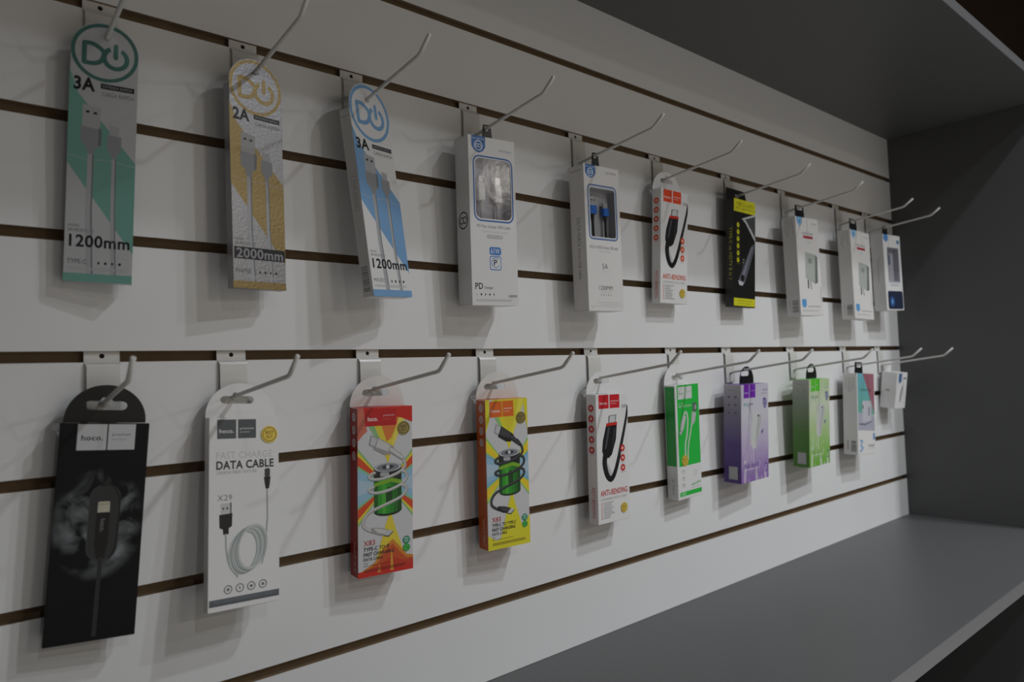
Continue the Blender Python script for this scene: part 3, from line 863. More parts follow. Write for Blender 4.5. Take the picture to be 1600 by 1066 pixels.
# --- anti-bending boxes
def anti_bending(key, label, red, red_t):
    c = Carton(key, 'cable_box', label, 'cable box', CARD_WHITE, group='anti-bending cable boxes')
    A = c.front; gr, pl, bk = ink(90, 90, 92), ink(190, 190, 192), ink(20, 20, 24)
    hoco_squares(A, red, ((0.09, 0.40), (0.43, 0.74)), 0.004, 0.112)
    A.text('X59', 0.80, 0.088, 0.97, 0.115, gr, 0.02)
    # braided cable loop, boot, grip and plug
    A.curve([(1.0, 0.11), (0.95, 0.19), (0.85, 0.31), (0.74, 0.43), (0.65, 0.53), (0.54, 0.62), (0.42, 0.665), (0.30, 0.63), (0.23, 0.54), (0.26, 0.47)], 0.062, bk, 8, t1=0.15)
    for k in range(12):
        t = k / 11; A.stroke([(0.20 + 0.15 * t, 0.53 + 0.12 * t), (0.30 + 0.14 * t, 0.52 + 0.10 * t)], 0.008, ink(58, 58, 64))
    A.curve([(0.97, 0.16), (0.84, 0.32), (0.73, 0.44), (0.64, 0.54)], 0.010, ink(70, 70, 76))
    A.poly([(0.30, 0.245), (0.64, 0.242), (0.60, 0.36), (0.46, 0.475), (0.36, 0.50), (0.22, 0.49), (0.16, 0.44), (0.19, 0.36)], bk)
    A.poly([(0.36, 0.26), (0.42, 0.26), (0.30, 0.42), (0.24, 0.43)], ink(74, 75, 82)); A.poly([(0.54, 0.27), (0.60, 0.27), (0.50, 0.41), (0.47, 0.42)], ink(52, 53, 58))
    A.poly([(0.31, 0.228), (0.65, 0.222), (0.64, 0.246), (0.30, 0.250)], ink(206, 42, 30))
    A.poly([(0.39, 0.170), (0.63, 0.165), (0.60, 0.224), (0.37, 0.228)], ink(92, 94, 98)); A.poly([(0.42, 0.174), (0.60, 0.170), (0.58, 0.222), (0.40, 0.225)], ink(205, 206, 208))
    for v in (0.435, 0.512, 0.590):
        A.disc(0.80, v, 0.074, red_t); A.disc(0.80, v, 0.030, ink(240, 200, 190), 1.2, 5); A.lines(0.73, v + 0.033, 0.87, v + 0.045, 1, pl)
    A.text('ANTI-BENDING', 0.08, 0.742, 0.93, 0.787, red_t, 0.03)
    A.text('CHARGING DATA CABLE', 0.09, 0.802, 0.90, 0.822, pl)
    for k in range(9):
        v = 0.842 + k * 0.0145; A.disc(0.11, v, 0.013, red_t, 1, 6); A.rect(0.16, v - 0.003, 0.36 + 0.16 * random.random(), v + 0.002, ink(150, 150, 154))
    L = c.left
    for k in range(5):
        v = 0.105 + k * 0.081; L.disc(0.48, v, 0.30, red_t); L.disc(0.48, v, 0.12, ink(240, 200, 190), 1.1, 5); L.rect(0.2, v + 0.036, 0.78, v + 0.04, pl)
    L.text('ANTI-BENDING', 0.40, 0.715, 0.74, 0.955, red_t, 0.02, rot=90); L.rect(0.24, 0.74, 0.27, 0.93, pl)
    seal(c, 0.80, 0.905, 0.105)
    c.tab(CARD_WHITE, 'arch', h=0.031)
    c.done()


anti_bending('T6', 'white and orange-red anti-bending cable box in the upper row', ink(226, 74, 34), ink(218, 84, 48))
anti_bending('B5', 'white and red anti-bending cable box in the lower row', ink(204, 30, 42), ink(196, 52, 50))

# --- black and yellow adapter box
blackcard = mat('black_card', (0.012, 0.012, 0.012), 0.35)
c = Carton('T7', 'adapter_box', 'black and yellow box for a HDTV adapter', 'adapter box', blackcard)
A = c.front; ye, yd = ink(214, 210, 38), ink(120, 116, 20)
A.rect(0, 0, 1, 0.118, ye); A.text('TYPE-C to HDTV', 0.10, 0.030, 0.92, 0.062, yd, 0.03); A.text('MULTI ADAPTER 8 in 1', 0.08, 0.073, 0.95, 0.093, yd)
A.rect(0, 0.918, 1, 0.99, ye); A.text('Adaptador de video', 0.16, 0.934, 0.84, 0.950, yd, 0.01); A.text('para portatil', 0.24, 0.960, 0.76, 0.975, yd)
A.poly([(0.36, 0.175), (1, 0.110), (1, 0.375), (0.55, 0.215)], ink(196, 198, 200)); A.poly([(0.50, 0.178), (1, 0.128), (1, 0.335), (0.63, 0.205)], ink(78, 80, 82))
for k in range(4): A.stroke([(0.58 + 0.10 * k, 0.185 - 0.008 * k), (0.74 + 0.10 * k, 0.255 - 0.004 * k)], 0.012, ink(40, 42, 44))
for k in range(6):
    v = 0.240 + k * 0.065; A.disc(0.19, v, 0.060, ye); A.disc(0.19, v - 0.006, 0.022, yd, 1, 5); A.rect(0.10, v + 0.033, 0.30, v + 0.036, yd)
A.poly([(0.78, 0.425), (0.98, 0.385), (0.93, 0.47), (0.50, 0.775), (0.28, 0.80), (0.20, 0.755), (0.30, 0.70)], ink(92, 94, 104))
A.poly([(0.80, 0.435), (0.90, 0.415), (0.42, 0.74), (0.34, 0.735)], ink(128, 130, 142)); A.disc(0.40, 0.728, 0.085, ink(24, 24, 28), 1.0)
A.poly([(0.20, 0.755), (0.46, 0.770), (0.40, 0.800), (0.24, 0.795)], ink(190, 192, 196)); A.text('8 in 1', 0.38, 0.55, 0.50, 0.61, ink(150, 152, 150), rot=90)
c.left.text('TYPE-C to HDTV 8 in 1', 0.44, 0.265, 0.80, 0.745, ink(190, 186, 40), 0.02, rot=90)
c.tab(blackcard, 'flap', slot=(0.012, 0.005))
c.done()


# --- white charger boxes
def charger_box(key, label, tabw):
    c = Carton(key, 'charger_box', label, 'charger box', CARD_CREAM, group='white charger boxes')
    A = c.front; lb, gr, pl = ink(92, 160, 214), ink(120, 122, 124), ink(186, 186, 186)
    A.poly([(0.06, 0), (0.28, 0), (0.28, 0.06), (0.17, 0.10), (0.06, 0.06)], lb); A.ring(0.17, 0.045, 0.07, 0.02, ink(200, 222, 240))
    A.text('SM-CH20', 0.70, 0.045, 0.92, 0.065, gr, 0.01)
    A.text('CARGADOR', 0.26, 0.150, 0.74, 0.175, gr, 0.02); A.rect(0.30, 0.186, 0.73, 0.214, ink(178, 58, 70)); A.text('20W', 0.44, 0.240, 0.60, 0.266, ink(150, 196, 216), 0.02)
    A.poly([(0.34, 0.352), (0.80, 0.375), (0.88, 0.395), (0.84, 0.66), (0.72, 0.675), (0.30, 0.620)], ink(150, 156, 152)); A.poly([(0.34, 0.352), (0.78, 0.378), (0.70, 0.668), (0.30, 0.620)], ink(178, 184, 178))
    A.poly([(0.80, 0.375), (0.88, 0.395), (0.84, 0.66), (0.72, 0.675)], ink(112, 118, 114)); A.rrect(0.46, 0.415, 0.62, 0.468, 0.03, ink(146, 150, 146))
    A.rect(0.38, 0.635, 0.43, 0.725, ink(40, 48, 46)); A.poly([(0.48, 0.65), (0.52, 0.655), (0.56, 0.73), (0.53, 0.735)], ink(120, 122, 122))
    A.poly([(0.08, 0.835), (0.27, 0.835), (0.27, 0.90), (0.175, 0.925), (0.08, 0.90)], lb)
    A.rect(0.33, 0.905, 0.90, 0.911, gr); A.lines(0.08, 0.945, 0.9, 0.965, 2, pl); A.rect(0.93, 0.70, 0.96, 0.86, pl)
    L = c.left
    for k, (a, b) in enumerate(((0.20, 0.16), (0.36, 0.20), (0.52, 0.13), (0.74, 0.17))): L.rect(a, 0.03, a + 0.05, b, pl)
    L.barcode(0.42, 0.845, 0.86, 0.965, ink(96, 96, 98)); L.rect(0.22, 0.84, 0.28, 0.95, pl)
    c.tab(PLASTIC_BLACK, 'block', depth=c.d * 0.5, w=tabw, h=0.0235, slot=(tabw * 0.62, 0.0075))
    c.done()


charger_box('T8', 'white charger box with red stripe, beside the black and yellow box', 0.036)
charger_box('T9', 'white charger box with red stripe, partly in front of the dark blue bottomed box', 0.036)

win10 = (0.22, 0.175, 0.86, 0.62, 0.03)
c = Carton('T10', 'cable_box', 'white window box with dark blue bottom next to the side panel', 'cable box', CARD_WHITE, window=win10)
A = c.front
A.poly([(0.04, 0), (0.30, 0), (0.30, 0.065), (0.17, 0.105), (0.04, 0.065)], ink(84, 140, 200)); A.rect(0.78, 0.06, 0.94, 0.11, ink(90, 130, 170))
ring_frame(A, 0.19, 0.165, 0.89, 0.635, 0.05, 0.02, ink(140, 150, 165)); A.rect(0.28, 0.66, 0.80, 0.672, ink(160, 160, 172))
A.rrect(0.10, 0.745, 0.97, 0.985, 0.06, ink(38, 48, 72)); A.disc(0.34, 0.885, 0.13, ink(52, 92, 150)); A.disc(0.34, 0.885, 0.07, ink(110, 160, 215), 0.7)
c.left.rect(0.46, 0.32, 0.52, 0.62, ink(190, 188, 186)); c.left.rect(0.62, 0.31, 0.64, 0.5, ink(190, 188, 186))
window_tray(c, win10, tray_m, [(0.38, 0.20, ((0.0085, 0.010, 0.0120, 0.022), steel_m, mat('slate_grip', (0.10, 0.12, 0.18), 0.4), cord_wh))])
c.tab(PLASTIC_BLACK, 'arch', depth=c.d * 0.5, w=0.024, slot=(0.008, 0.006), h=0.02)
c.done()

# --- black smoke pack
SMOKE = smoke_mat()
c = Carton('B1', 'cable_pack', 'black cable pack printed with grey smoke, lower left', 'cable pack', SMOKE, side=blackcard)
A = c.front; lab = ink(202, 202, 204)
A.rect(0.19, 0.004, 0.515, 0.125, lab); A.rect(0.53, 0.004, 0.84, 0.125, lab)
A.text('hoco.', 0.235, 0.055, 0.475, 0.080, ink(40, 40, 42), 0.03); A.text('premium', 0.575, 0.047, 0.785, 0.062, ink(80, 80, 82), 0.02); A.text('product', 0.575, 0.070, 0.74, 0.082, ink(130, 130, 132))
bk, g1, g2 = ink(14, 14, 16), ink(60, 64, 66), ink(38, 40, 42)
A.rrect(0.375, 0.285, 0.725, 0.640, 0.17, g1); A.rrect(0.385, 0.289, 0.705, 0.634, 0.16, ink(46, 49, 50))
A.curve([(0.50, 0.292), (0.62, 0.292), (0.71, 0.35), (0.715, 0.47), (0.70, 0.58), (0.64, 0.63)], 0.022, bk)
A.rrect(0.475, 0.365, 0.610, 0.425, 0.02, ink(196, 192, 172)); A.rect(0.475, 0.375, 0.61, 0.379, ink(160, 156, 140))
A.rrect(0.465, 0.415, 0.615, 0.550, 0.02, bk); A.text('hoco.', 0.515, 0.445, 0.570, 0.505, ink(120, 122, 124), 0.02, rot=90)
A.poly([(0.455, 0.545), (0.620, 0.545), (0.585, 0.63), (0.50, 0.63)], bk)
A.stroke([(0.545, 0.62), (0.54, 0.78), (0.535, 0.98)], 0.05, g2, False)
c.tab(blackcard, 'arch', h=0.031, w=c.w * 0.93)
c.done()

# --- white data cable box
c = Carton('B2', 'cable_box', 'white box reading DATA CABLE with a slate bar near its foot', 'cable box', CARD_WHITE)
A = c.front; sl, gr, pl, dk = ink(78, 84, 88), ink(110, 114, 116), ink(192, 192, 194), ink(58, 60, 64)
hoco_squares(A, sl, ((0.11, 0.375), (0.40, 0.66)), 0.012, 0.115)
A.text('FAST CHARGE', 0.10, 0.185, 0.90, 0.222, ink(200, 200, 202), 0.02); A.text('DATA CABLE', 0.10, 0.232, 0.92, 0.278, dk, 0.075); A.text('CARBON FIBER TEXTURE', 0.10, 0.286, 0.67, 0.302, ink(150, 150, 154))
A.text('X29', 0.12, 0.410, 0.32, 0.440, ink(120, 120, 124))
A.stroke([(0.82, 0.38), (0.825, 0.55), (0.80, 0.66)], 0.022, ink(158, 164, 162), False)
A.rrect(0.785, 0.285, 0.865, 0.33, 0.02, dk); A.poly([(0.775, 0.33), (0.875, 0.33), (0.865, 0.365), (0.85, 0.395), (0.80, 0.395), (0.785, 0.365)], ink(24, 24, 26))
A.rect(0.165, 0.455, 0.295, 0.515, ink(200, 200, 200)); A.rect(0.295, 0.452, 0.312, 0.515, ink(60, 60, 62)); A.rect(0.19, 0.475, 0.21, 0.487, dk); A.rect(0.245, 0.475, 0.265, 0.487, dk)
A.poly([(0.145, 0.512), (0.325, 0.508), (0.32, 0.575), (0.275, 0.585), (0.275, 0.615), (0.20, 0.615), (0.195, 0.588), (0.15, 0.58)], ink(24, 24, 26))
cc = (ink(166, 174, 172), ink(200, 204, 203), ink(150, 158, 156))
A.curve([(0.235, 0.615), (0.245, 0.70), (0.29, 0.78), (0.40, 0.84)], 0.022, cc[0])
for k in range(8):
    A.ring(0.475 + 0.020 * k, 0.718 - 0.0035 * k, 0.235 + 0.006 * (k % 3), 0.026, cc[k % 3], sx=0.82, sy=1.22, rot=12)
A.curve([(0.80, 0.64), (0.79, 0.72), (0.74, 0.79)], 0.022, cc[0])
for k, u in enumerate((0.27, 0.43, 0.59, 0.755)): A.ring(u, 0.897, 0.052, 0.012, gr, n=20); A.disc(u, 0.897, 0.022, gr, 1.1 if k != 1 else 0.5, 5)
A.fade(0.02, 0.938, 0.99, 0.972, (96, 102, 108), (84, 90, 96), 3); A.lines(0.08, 0.948, 0.95, 0.962, 2, ink(120, 126, 130), 0.3)
seal(c, 0.855, 0.098, 0.125)
c.tab(CARD_WHITE, 'arch', h=0.032)
c.done()


# --- rainbow battery boxes
def battery_box(key, label, main, side, rays, wire, wire_dk, squares, line2, side_word, plug_dark):
    c = Carton(key, 'cable_box', label, 'cable box', ink(206, 206, 208), side=side, top=main, bottom=main, group='battery-print cable boxes')
    A = c.front; asp = c.w / c.h
    cu, cv = 0.53, 0.47
    m_main, y1, y2, cy, gn, warm = rays

    def ray(a, half, m, r0=0.0, r1=4.0):
        pts = []
        for (aa, rr) in ((a - half, r0), (a - half, r1), (a + half, r1), (a + half, r0)):
            pts.append((cu + rr * math.cos(math.radians(aa)), cv - rr * math.sin(math.radians(aa)) * asp))
        A.poly(pts, m)
    # pale blue flanks, coloured rainbow arms, warm wedges above and below
    for a in (0, 180): ray(a, 34, ink(186, 202, 216)); ray(a, 27, ink(150, 190, 216)); ray(a, 14, ink(176, 200, 216))
    for a, s in ((40, 1), (140, -1), (-40, -1), (-140, 1)):
        for off, half, m in ((-10.5, 3.2, cy), (-7.0, 2.2, gn), (0.5, 6.6, m_main), (6.6, 2.2, y1), (9.4, 1.4, gn)):
            ray(a + off * s, half, m)
    # wedge from the top edge, reaching down towards the battery
    A.poly([(0.16, 0.0), (0.95, 0.0), (0.62, 0.26), (0.54, 0.345), (0.46, 0.26)], y1)
    A.poly([(0.32, 0.0), (0.85, 0.0), (0.60, 0.19), (0.52, 0.21)], warm); A.poly([(0.80, 0.0), (0.93, 0.0), (0.66, 0.22), (0.60, 0.24)], y2); A.poly([(0.14, 0.08), (0.26, 0.08), (0.46, 0.24), (0.44, 0.25)], gn)
    # glow rising from the foot
    A.poly([(0.0, 1.0), (0.0, 0.97), (0.30, 0.93), (0.50, 0.70), (0.58, 0.62), (0.66, 0.72), (0.84, 0.90), (1.0, 0.93), (1.0, 1.0)], y1)
    if key == 'B3':
        A.poly([(0.0, 1.0), (0.0, 0.975), (0.30, 0.920), (0.46, 0.84), (0.62, 0.80), (0.74, 0.845), (0.88, 0.905), (1.0, 0.915), (1, 1)], ink(212, 132, 44)); A.poly([(0, 1), (0, 0.985), (0.34, 0.930), (0.48, 0.865), (0.62, 0.825), (0.76, 0.885), (0.88, 0.925), (1, 0.93), (1, 1)], ink(200, 82, 32)); A.poly([(0, 1), (0, 0.988), (0.36, 0.945), (0.60, 0.90), (0.80, 0.935), (1, 0.94), (1, 1)], ink(198, 56, 28))
        A.rect(0, 0.965, 1, 1, main); A.poly([(0.575, 0.985), (0.590, 0.86), (0.605, 0.86), (0.635, 0.985)], ink(222, 160, 56)); A.poly([(0.34, 0.985), (0.38, 0.93), (0.40, 0.985)], ink(216, 140, 60))
        A.poly([(0, 0), (1, 0), (1, 0.10), (0.80, 0.07), (0.5, 0.05), (0.2, 0.07), (0, 0.12)], main); A.poly([(0, 0.0), (0.10, 0.0), (0.17, 0.14), (0.10, 0.16), (0, 0.20)], ink(206, 110, 90))
        A.rect(0.13, 0.012, 0.70, 0.112, squares)
        A.text('hoco.', 0.18, 0.055, 0.36, 0.082, ink(235, 225, 222), 0.03); A.text('premium', 0.46, 0.045, 0.66, 0.058, ink(225, 205, 205), 0.01); A.text('product', 0.46, 0.068, 0.60, 0.077, ink(190, 120, 120))
    else:
        A.rect(0, 0.0, 0.09, 0.14, y1); A.poly([(0, 0.14), (0.09, 0.14), (0.0, 0.22)], y1); A.poly([(0.90, 0), (1, 0), (1, 0.22), (0.94, 0.14)], y1)
        A.rect(0, 0.955, 1, 1, y1); A.poly([(0, 0.955), (0, 0.90), (0.25, 0.955)], y1); A.poly([(1, 0.955), (1, 0.80), (0.70, 0.955)], y1)
        hoco_squares(A, squares, ((0.10, 0.385), (0.40, 0.66)), 0.012, 0.118)
    # battery: dark can, green charge, bright lid
    bl, br, bt, bb = 0.285, 0.79, 0.365, 0.625
    A.ring(0.5375, bb, 0.127, 0.251, ink(18, 40, 22), sx=1.0, sy=0.34, n=30); A.layer += 1
    A.rect(bl, bt, br, bb, ink(30, 34, 36))
    gcol = [(26, 92, 26), (48, 150, 40), (70, 170, 50), (44, 148, 40), (36, 132, 36), (30, 110, 32), (20, 78, 24)]
    n = len(gcol)
    for k, g in enumerate(gcol):
        a = bl + (br - bl) * k / n; b = bl + (br - bl) * (k + 1) / n
        A.rect(a, 0.425 + 0.006 * abs(k - 3), b, bb + 0.018 * (1 - ((k - 3) / 3.6) ** 2), ink(*g)); A.layer -= 1
    A.layer += 1
    A.poly([(bl, 0.455), (0.62, 0.432), (br, 0.45), (br, 0.475), (0.6, 0.455), (bl, 0.475)], ink(128, 176, 40))
    A.ring(0.5375, bt, 0.127, 0.251, ink(124, 128, 134), sx=1.0, sy=0.30, n=30); A.ring(0.5375, bt, 0.225, 0.035, ink(196, 198, 202), sx=1.0, sy=0.30, n=30); A.ring(0.5375, bt - 0.002, 0.05, 0.098, ink(40, 44, 48), sx=1.1, sy=0.32, n=20)
    A.disc(0.5375, bt - 0.003, 0.035, ink(205, 206, 210), 1.0, 10)
    A.poly([(0.40, 0.392), (0.56, 0.396), (0.56, 0.42), (0.40, 0.416)], ink(170, 172, 176)); A.rect(0.50, 0.50, 0.62, 0.575, ink(22, 70, 24)); A.rect(0.53, 0.485, 0.59, 0.505, ink(22, 70, 24))
    # cable wound round it
    t = 0.050

    def wound(pts, tt=t):
        A.curve(pts, tt, wire_dk); A.layer += 1
        A.curve([(u - 0.006, v - 0.003) for u, v in pts], tt * 0.62, wire)
    # coil of cable: the far side peeps out right of the can, the near side crosses it
    wound([(0.74, 0.285), (0.83, 0.325), (0.86, 0.365), (0.78, 0.395), (0.60, 0.420), (0.40, 0.432), (0.25, 0.428), (0.20, 0.412), (0.26, 0.395), (0.30, 0.392)])
    wound([(0.79, 0.395), (0.87, 0.405), (0.89, 0.44), (0.80, 0.472), (0.62, 0.498), (0.40, 0.512), (0.25, 0.508), (0.20, 0.490), (0.28, 0.476)])
    wound([(0.79, 0.480), (0.87, 0.49), (0.88, 0.52), (0.78, 0.552), (0.60, 0.576), (0.38, 0.600), (0.20, 0.625), (0.10, 0.665), (0.11, 0.705), (0.24, 0.735), (0.32, 0.742)])
    # upper plug
    pm = ink(196, 196, 198)
    A.poly([(0.24, 0.165), (0.36, 0.185), (0.33, 0.245), (0.20, 0.222)], ink(150, 152, 156)); A.poly([(0.25, 0.172), (0.35, 0.189), (0.325, 0.238), (0.215, 0.218)], pm)
    A.poly([(0.36, 0.180), (0.60, 0.232), (0.66, 0.250), (0.58, 0.292), (0.47, 0.287), (0.28, 0.250)], wire_dk); A.poly([(0.37, 0.188), (0.59, 0.236), (0.55, 0.270), (0.32, 0.238)], wire)
    A.stroke([(0.60, 0.262), (0.80, 0.315)], 0.10, wire_dk, True, 0.07); A.stroke([(0.60, 0.259), (0.80, 0.312)], 0.06, wire, True, 0.045)
    # lower plug
    A.poly([(0.24, 0.715), (0.40, 0.722), (0.56, 0.742), (0.50, 0.775), (0.36, 0.762), (0.23, 0.742)], wire_dk); A.poly([(0.27, 0.720), (0.40, 0.727), (0.53, 0.744), (0.47, 0.762), (0.35, 0.750)], wire)
    A.poly([(0.54, 0.742), (0.63, 0.750), (0.55, 0.776), (0.46, 0.768)], pm); A.poly([(0.54, 0.776), (0.63, 0.751), (0.63, 0.758), (0.55, 0.783), (0.46, 0.775), (0.46, 0.769)], ink(90, 88, 84))
    # wording
    bk = ink(40, 38, 40)
    A.text('X83', 0.10, 0.785, 0.30, 0.816, ink(196, 70, 74)); A.text(line2, 0.10, 0.826, 0.56 if key == 'B3' else 0.66, 0.848, bk, 0.025)
    A.text('FAST CHARGING', 0.10, 0.856, 0.64, 0.878, bk, 0.035); A.text('DATA CABLE', 0.10, 0.886, 0.44, 0.905, bk, 0.01)
    A.rect(0.10, 0.918, 0.18, 0.920, bk); A.text('60W charge fast and data sync', 0.10, 0.930, 0.58, 0.940, ink(90, 60, 30)); A.lines(0.10, 0.955, 0.92, 0.975, 3, ink(110, 90, 30) if key == 'B4' else ink(120, 40, 20), 0.35)
    A.disc(0.875, 0.818, 0.066, ink(36, 138, 104)); A.text('PD', 0.84, 0.805, 0.91, 0.817, ink(220, 240, 230), 0.02); A.text('60W', 0.84, 0.821, 0.91, 0.831, ink(220, 240, 230))
    A.disc(0.875, 0.865, 0.066, ink(48, 160, 60)); A.ring(0.875, 0.865, 0.035, 0.008, ink(120, 200, 120), 40, 300)
    L = c.left
    for k in range(4):
        v = 0.055 + k * 0.077; L.disc(0.52, v, 0.24, ink(200, 190, 188), 0.9); L.ring(0.52, v, 0.11, 0.05, side, n=5)
    L.text(side_word, 0.42, 0.79, 0.74, 0.97, ink(214, 190, 186), 0.015, rot=90)
    seal(c, 0.835, 0.133, 0.118, mat('antique_gold_foil', (0.36, 0.29, 0.10), 0.35, metal=0.5), ink(40, 34, 16))
    c.tab(mat('milky_card', (0.74, 0.73, 0.71), 0.4), 'arch', h=0.032)
    c.done()


red_side = mat('red_glossy_card', srgb(158, 28, 26), 0.35)
orange_side = mat('orange_glossy_card', srgb(196, 90, 30), 0.35)
battery_box('B3', 'red box printed with a green battery wrapped in white cable', ink(206, 38, 26), red_side,
            (ink(216, 74, 34), ink(228, 206, 60), ink(236, 220, 96), ink(140, 196, 200), ink(140, 190, 130), ink(222, 124, 60)),
            ink(206, 204, 202), ink(158, 156, 154), ink(192, 24, 28), 'TYPE-C TO iP', 'Type-C to iP', False)
battery_box('B4', 'yellow and orange box printed with a green battery wrapped in black cable', ink(222, 118, 34), orange_side,
            (ink(238, 206, 44), ink(226, 216, 42), ink(232, 224, 80), ink(120, 180, 214), ink(150, 200, 120), ink(222, 206, 48)),
            ink(66, 66, 70), ink(18, 18, 20), ink(224, 104, 28), 'TYPE-C TO TYPE-C', 'Type-C to Type-C', True)

# --- green and white cable box
c = Carton('B6', 'cable_box', 'bright green and white cable box beside the purple box', 'cable box', CARD_WHITE)
A = c.front; gn, gd, wh, pl = ink(40, 190, 70), ink(90, 150, 110), ink(214, 216, 214), ink(176, 182, 178)
A.rect(0.075, 0.0, 0.985, 0.712, gn)
A.rect(0.12, 0.015, 0.40, 0.125, wh); A.rect(0.425, 0.015, 0.70, 0.125, wh); A.text('hoco.', 0.17, 0.063, 0.35, 0.084, gd, 0.02); A.text('premium', 0.47, 0.058, 0.66, 0.072, gd)
A.text('hoco. X82', 0.13, 0.155, 0.34, 0.167, wh); A.text('NICE TYPE-C SILICONE', 0.13, 0.178, 0.66, 0.198, wh, 0.01)
A.curve([(0.30, 0.30), (0.38, 0.245), (0.47, 0.26), (0.49, 0.33), (0.44, 0.44), (0.36, 0.53), (0.35, 0.66)], 0.055, ink(206, 208, 206)); A.curve([(0.66, 0.345), (0.60, 0.42), (0.50, 0.52), (0.46, 0.60), (0.46, 0.66)], 0.045, ink(206, 208, 206))
A.poly([(0.33, 0.255), (0.42, 0.285), (0.36, 0.345), (0.28, 0.405), (0.16, 0.395), (0.20, 0.33)], ink(196, 198, 198)); A.poly([(0.15, 0.39), (0.25, 0.398), (0.23, 0.435), (0.12, 0.432)], ink(170, 172, 172)); A.rect(0.135, 0.41, 0.20, 0.418, ink(230, 230, 230))
A.poly([(0.68, 0.245), (0.86, 0.260), (0.80, 0.335), (0.70, 0.365), (0.63, 0.350)], ink(190, 192, 192)); A.poly([(0.73, 0.165), (0.90, 0.175), (0.88, 0.245), (0.70, 0.245)], ink(96, 102, 100)); A.poly([(0.80, 0.185), (0.87, 0.190), (0.86, 0.230), (0.79, 0.228)], ink(168, 170, 170))
for k, v in enumerate((0.745, 0.805, 0.865)): A.text(('2.4A', '1.0M', 'USB')[k], 0.17, v, 0.29, v + 0.018, gd); A.rect(0.17, v + 0.027, 0.31, v + 0.031, pl)
for k in range(5): A.disc(0.58 + 0.085 * k, 0.892 - 0.004 * k, 0.030, gd if k % 2 else ink(120, 200, 130), 1, 6)
A.ring(0.75, 0.79, 0.06, 0.01, pl, n=16); A.rect(0.55, 0.913, 0.95, 0.917, pl)
A.rect(0.075, 0.935, 0.985, 0.973, gn); A.text('X82', 0.12, 0.941, 0.32, 0.967, ink(200, 230, 205), 0.01)
L = c.left
L.rect(0.06, 0.012, 0.94, 0.705, ink(34, 160, 62))
for k in range(4): L.ring(0.5, 0.08 + 0.075 * k, 0.15, 0.05, ink(54, 176, 80), n=12)
L.text('to Type-C', 0.40, 0.82, 0.72, 0.955, ink(120, 160, 132), 0.01, rot=90)
seal(c, 0.31, 0.665, 0.135)
c.tab(CARD_WHITE, 'arch', h=0.031)
c.done()


# --- purple and green charger boxes
def boxy_charger(key, label, sq, stops_f, stops_s, swirl, topm, accent, tab_w, tab_h):
    h = POSE[key][7]
    fm = grad_mat('front_print_' + label.split()[0], [(-h * v, srgb(*col)) for v, col in stops_f], swirl=(srgb(*swirl), -h * 0.45, -h * 0.85))
    sm = grad_mat('side_print_' + label.split()[0], [(-h * v, srgb(*col)) for v, col in stops_s])
    c = Carton(key, 'charger_box', label, 'charger box', fm, side=sm, top=topm, bottom=sm)
    A = c.front; gr, wh, dk = ink(150, 152, 156), ink(214, 214, 216), ink(60, 60, 76)
    for a, b in ((0.09, 0.285), (0.30, 0.51)): A.rect(a, 0.0, b, 0.138, sq)
    A.text('hoco.', 0.12, 0.075, 0.26, 0.092, ink(225, 215, 230), 0.02); A.text('premium', 0.33, 0.060, 0.49, 0.073, ink(225, 215, 230))
    A.text('SLIM', 0.78, 0.055, 0.95, 0.078, sq, 0.01); A.rect(0.73, 0.10, 0.94, 0.106, gr)
    A.text('PD', 0.09, 0.190, 0.24, 0.222, ink(70, 168, 150), 0.02); A.text('20W', 0.26, 0.190, 0.42, 0.222, dk, 0.04)
    asp = c.w / c.h
    A.poly([(0.79, 0.155), (0.89, 0.150), (0.94, 0.185), (0.94, 0.225), (0.89, 0.255), (0.865, 0.265), (0.84, 0.255), (0.79, 0.225), (0.79, 0.185)], accent); A.ring(0.865, 0.205, 0.052, 0.012, wh, n=20); A.text('3', 0.85, 0.192, 0.88, 0.216, wh, 0.02)
    # white wall plug drawn tall, with a hand-like swash behind
    A.ring(0.10, 0.36, 0.28, 0.012, gr, -10, 60)
    A.poly([(0.42, 0.30), (0.56, 0.285), (0.70, 0.30), (0.74, 0.36), (0.66, 0.50), (0.52, 0.665), (0.42, 0.67), (0.33, 0.62), (0.34, 0.46)], ink(204, 206, 204)); A.poly([(0.60, 0.32), (0.70, 0.315), (0.73, 0.37), (0.60, 0.56), (0.50, 0.66), (0.52, 0.5)], ink(182, 184, 184)); A.rrect(0.58, 0.325, 0.65, 0.340, 0.01, dk)
    A.poly([(0.72, 0.50), (0.80, 0.475), (0.79, 0.505), (0.73, 0.53)], accent)
    A.disc(0.12, 0.785, 0.030, wh); A.text('SMART CHARGER', 0.10, 0.815, 0.63, 0.850, accent if key == 'B7' else ink(150, 180, 120), 0.01); A.rect(0.12, 0.868, 0.60, 0.874, wh)
    for k in range(4): A.disc(0.18 + 0.13 * k, 0.915, 0.022, gr, 1, 6)
    A.ring(0.89, 0.885, 0.07, 0.02, accent, -120, 120, sx=0.8)
    L = c.left
    for rr in range(3):
        for cc_ in range(2): L.disc(0.30 + 0.38 * cc_, 0.125 + 0.08 * rr, 0.07, ink(110, 106, 130) if key == 'B7' else ink(160, 170, 150), 1, 5)
    L.rect(0.25, 0.052, 0.72, 0.058, gr)
    L.rect(0.28, 0.832, 0.78, 0.962, ink(196, 196, 196)); L.rect(0.34, 0.945, 0.72, 0.951, gr)
    c.tab(PLASTIC_BLACK, 'arch', depth=c.d * 0.5, w=tab_w, h=tab_h, slot=(0.029, 0.0125), tabt=0.0008)
    c.done()


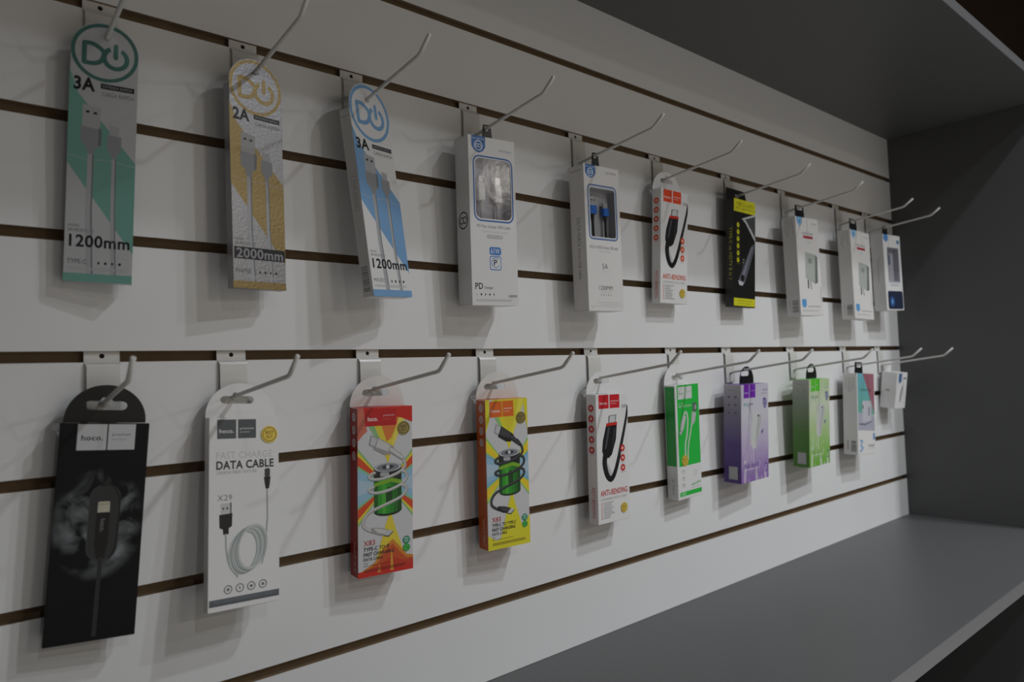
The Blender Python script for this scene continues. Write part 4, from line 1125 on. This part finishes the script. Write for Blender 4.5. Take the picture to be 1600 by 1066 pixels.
boxy_charger('B7', 'purple charger box with a black arched hang tab', ink(116, 44, 172),
             [(0, (204, 198, 214)), (0.3, (206, 204, 212)), (0.6, (190, 178, 206)), (0.85, (158, 128, 186)), (1, (146, 112, 180))],
             [(0, (196, 194, 200)), (0.3, (150, 142, 168)), (0.6, (98, 76, 148)), (1, (80, 50, 132))], (206, 196, 214), ink(110, 48, 160), ink(92, 74, 150), 0.048, 0.029)
boxy_charger('B8', 'light green charger box with a black arched hang tab', ink(92, 200, 50),
             [(0, (186, 208, 160)), (0.3, (204, 214, 190)), (0.6, (170, 200, 136)), (0.85, (132, 188, 84)), (1, (118, 178, 70))],
             [(0, (194, 196, 190)), (0.3, (150, 166, 138)), (0.6, (96, 142, 66)), (1, (80, 136, 46))], (214, 222, 204), ink(92, 196, 56), ink(84, 92, 150), 0.046, 0.028)

# --- teal and pink box
c = Carton('B9', 'charger_box', 'white box with teal and pink printed top beside the side panel', 'charger box', CARD_CREAM)
A = c.front
A.fade(0.03, 0.0, 0.97, 0.52, (112, 176, 190), (108, 178, 160), 8)
A.poly([(0.32, 0), (0.97, 0), (0.97, 0.53), (0.80, 0.36)], ink(160, 104, 118)); A.poly([(0.03, 0.48), (0.97, 0.53), (0.97, 0.72), (0.03, 0.70)], ink(176, 176, 190))
A.text('POWER MINI', 0.20, 0.19, 0.78, 0.225, ink(50, 62, 66), 0.05)
A.rrect(0.28, 0.34, 0.80, 0.60, 0.06, ink(196, 196, 204)); A.rrect(0.60, 0.42, 0.70, 0.53, 0.03, ink(150, 152, 162)); A.rrect(0.29, 0.39, 0.34, 0.44, 0.02, ink(50, 56, 66))
A.poly([(0.10, 0.615), (0.45, 0.625), (0.83, 0.585), (0.80, 0.605), (0.42, 0.645), (0.10, 0.635)], ink(110, 116, 134))
A.rect(0.86, 0.75, 0.97, 0.83, ink(110, 150, 196)); A.curve([(0.14, 0.83), (0.26, 0.84), (0.16, 0.89), (0.28, 0.92), (0.12, 0.96)], 0.05, ink(130, 170, 210)); A.rect(0.60, 0.89, 0.92, 0.91, ink(160, 160, 166)); A.rect(0.66, 0.925, 0.9, 0.935, ink(186, 186, 188))
L = c.left
for k, (a, b) in enumerate(((0.22, 0.20), (0.40, 0.24), (0.56, 0.22), (0.74, 0.20))): L.rect(a, 0.05, a + 0.05, b, ink(176, 176, 172))
L.barcode(0.52, 0.83, 0.88, 0.96, ink(70, 76, 70)); L.rect(0.26, 0.82, 0.34, 0.94, ink(170, 170, 166))
c.tab(PLASTIC_BLACK, 'block', depth=c.d * 0.5, w=0.038, h=0.0235, slot=(0.022, 0.0075))
c.done()

# --- small square box
c = Carton('B10', 'accessory_box', 'small square white box, the shortest on the wall', 'accessory box', CARD_WHITE)
A = c.front
A.poly([(0.18, 0.03), (0.46, 0.03), (0.46, 0.24), (0.32, 0.32), (0.18, 0.24)], ink(70, 110, 160)); A.rect(0.66, 0.14, 0.92, 0.19, ink(110, 120, 136))
A.poly([(0.50, 0.42), (0.66, 0.34), (0.60, 0.62), (0.50, 0.84), (0.38, 0.80), (0.40, 0.60)], ink(160, 160, 162)); A.poly([(0.56, 0.42), (0.64, 0.38), (0.54, 0.72), (0.48, 0.78)], ink(136, 136, 140))
c.left.rect(0.32, 0.48, 0.58, 0.53, ink(166, 166, 164))
c.tab(CARD_WHITE, 'block', depth=c.d, w=0.030, slot=(0.012, 0.006))
c.done()
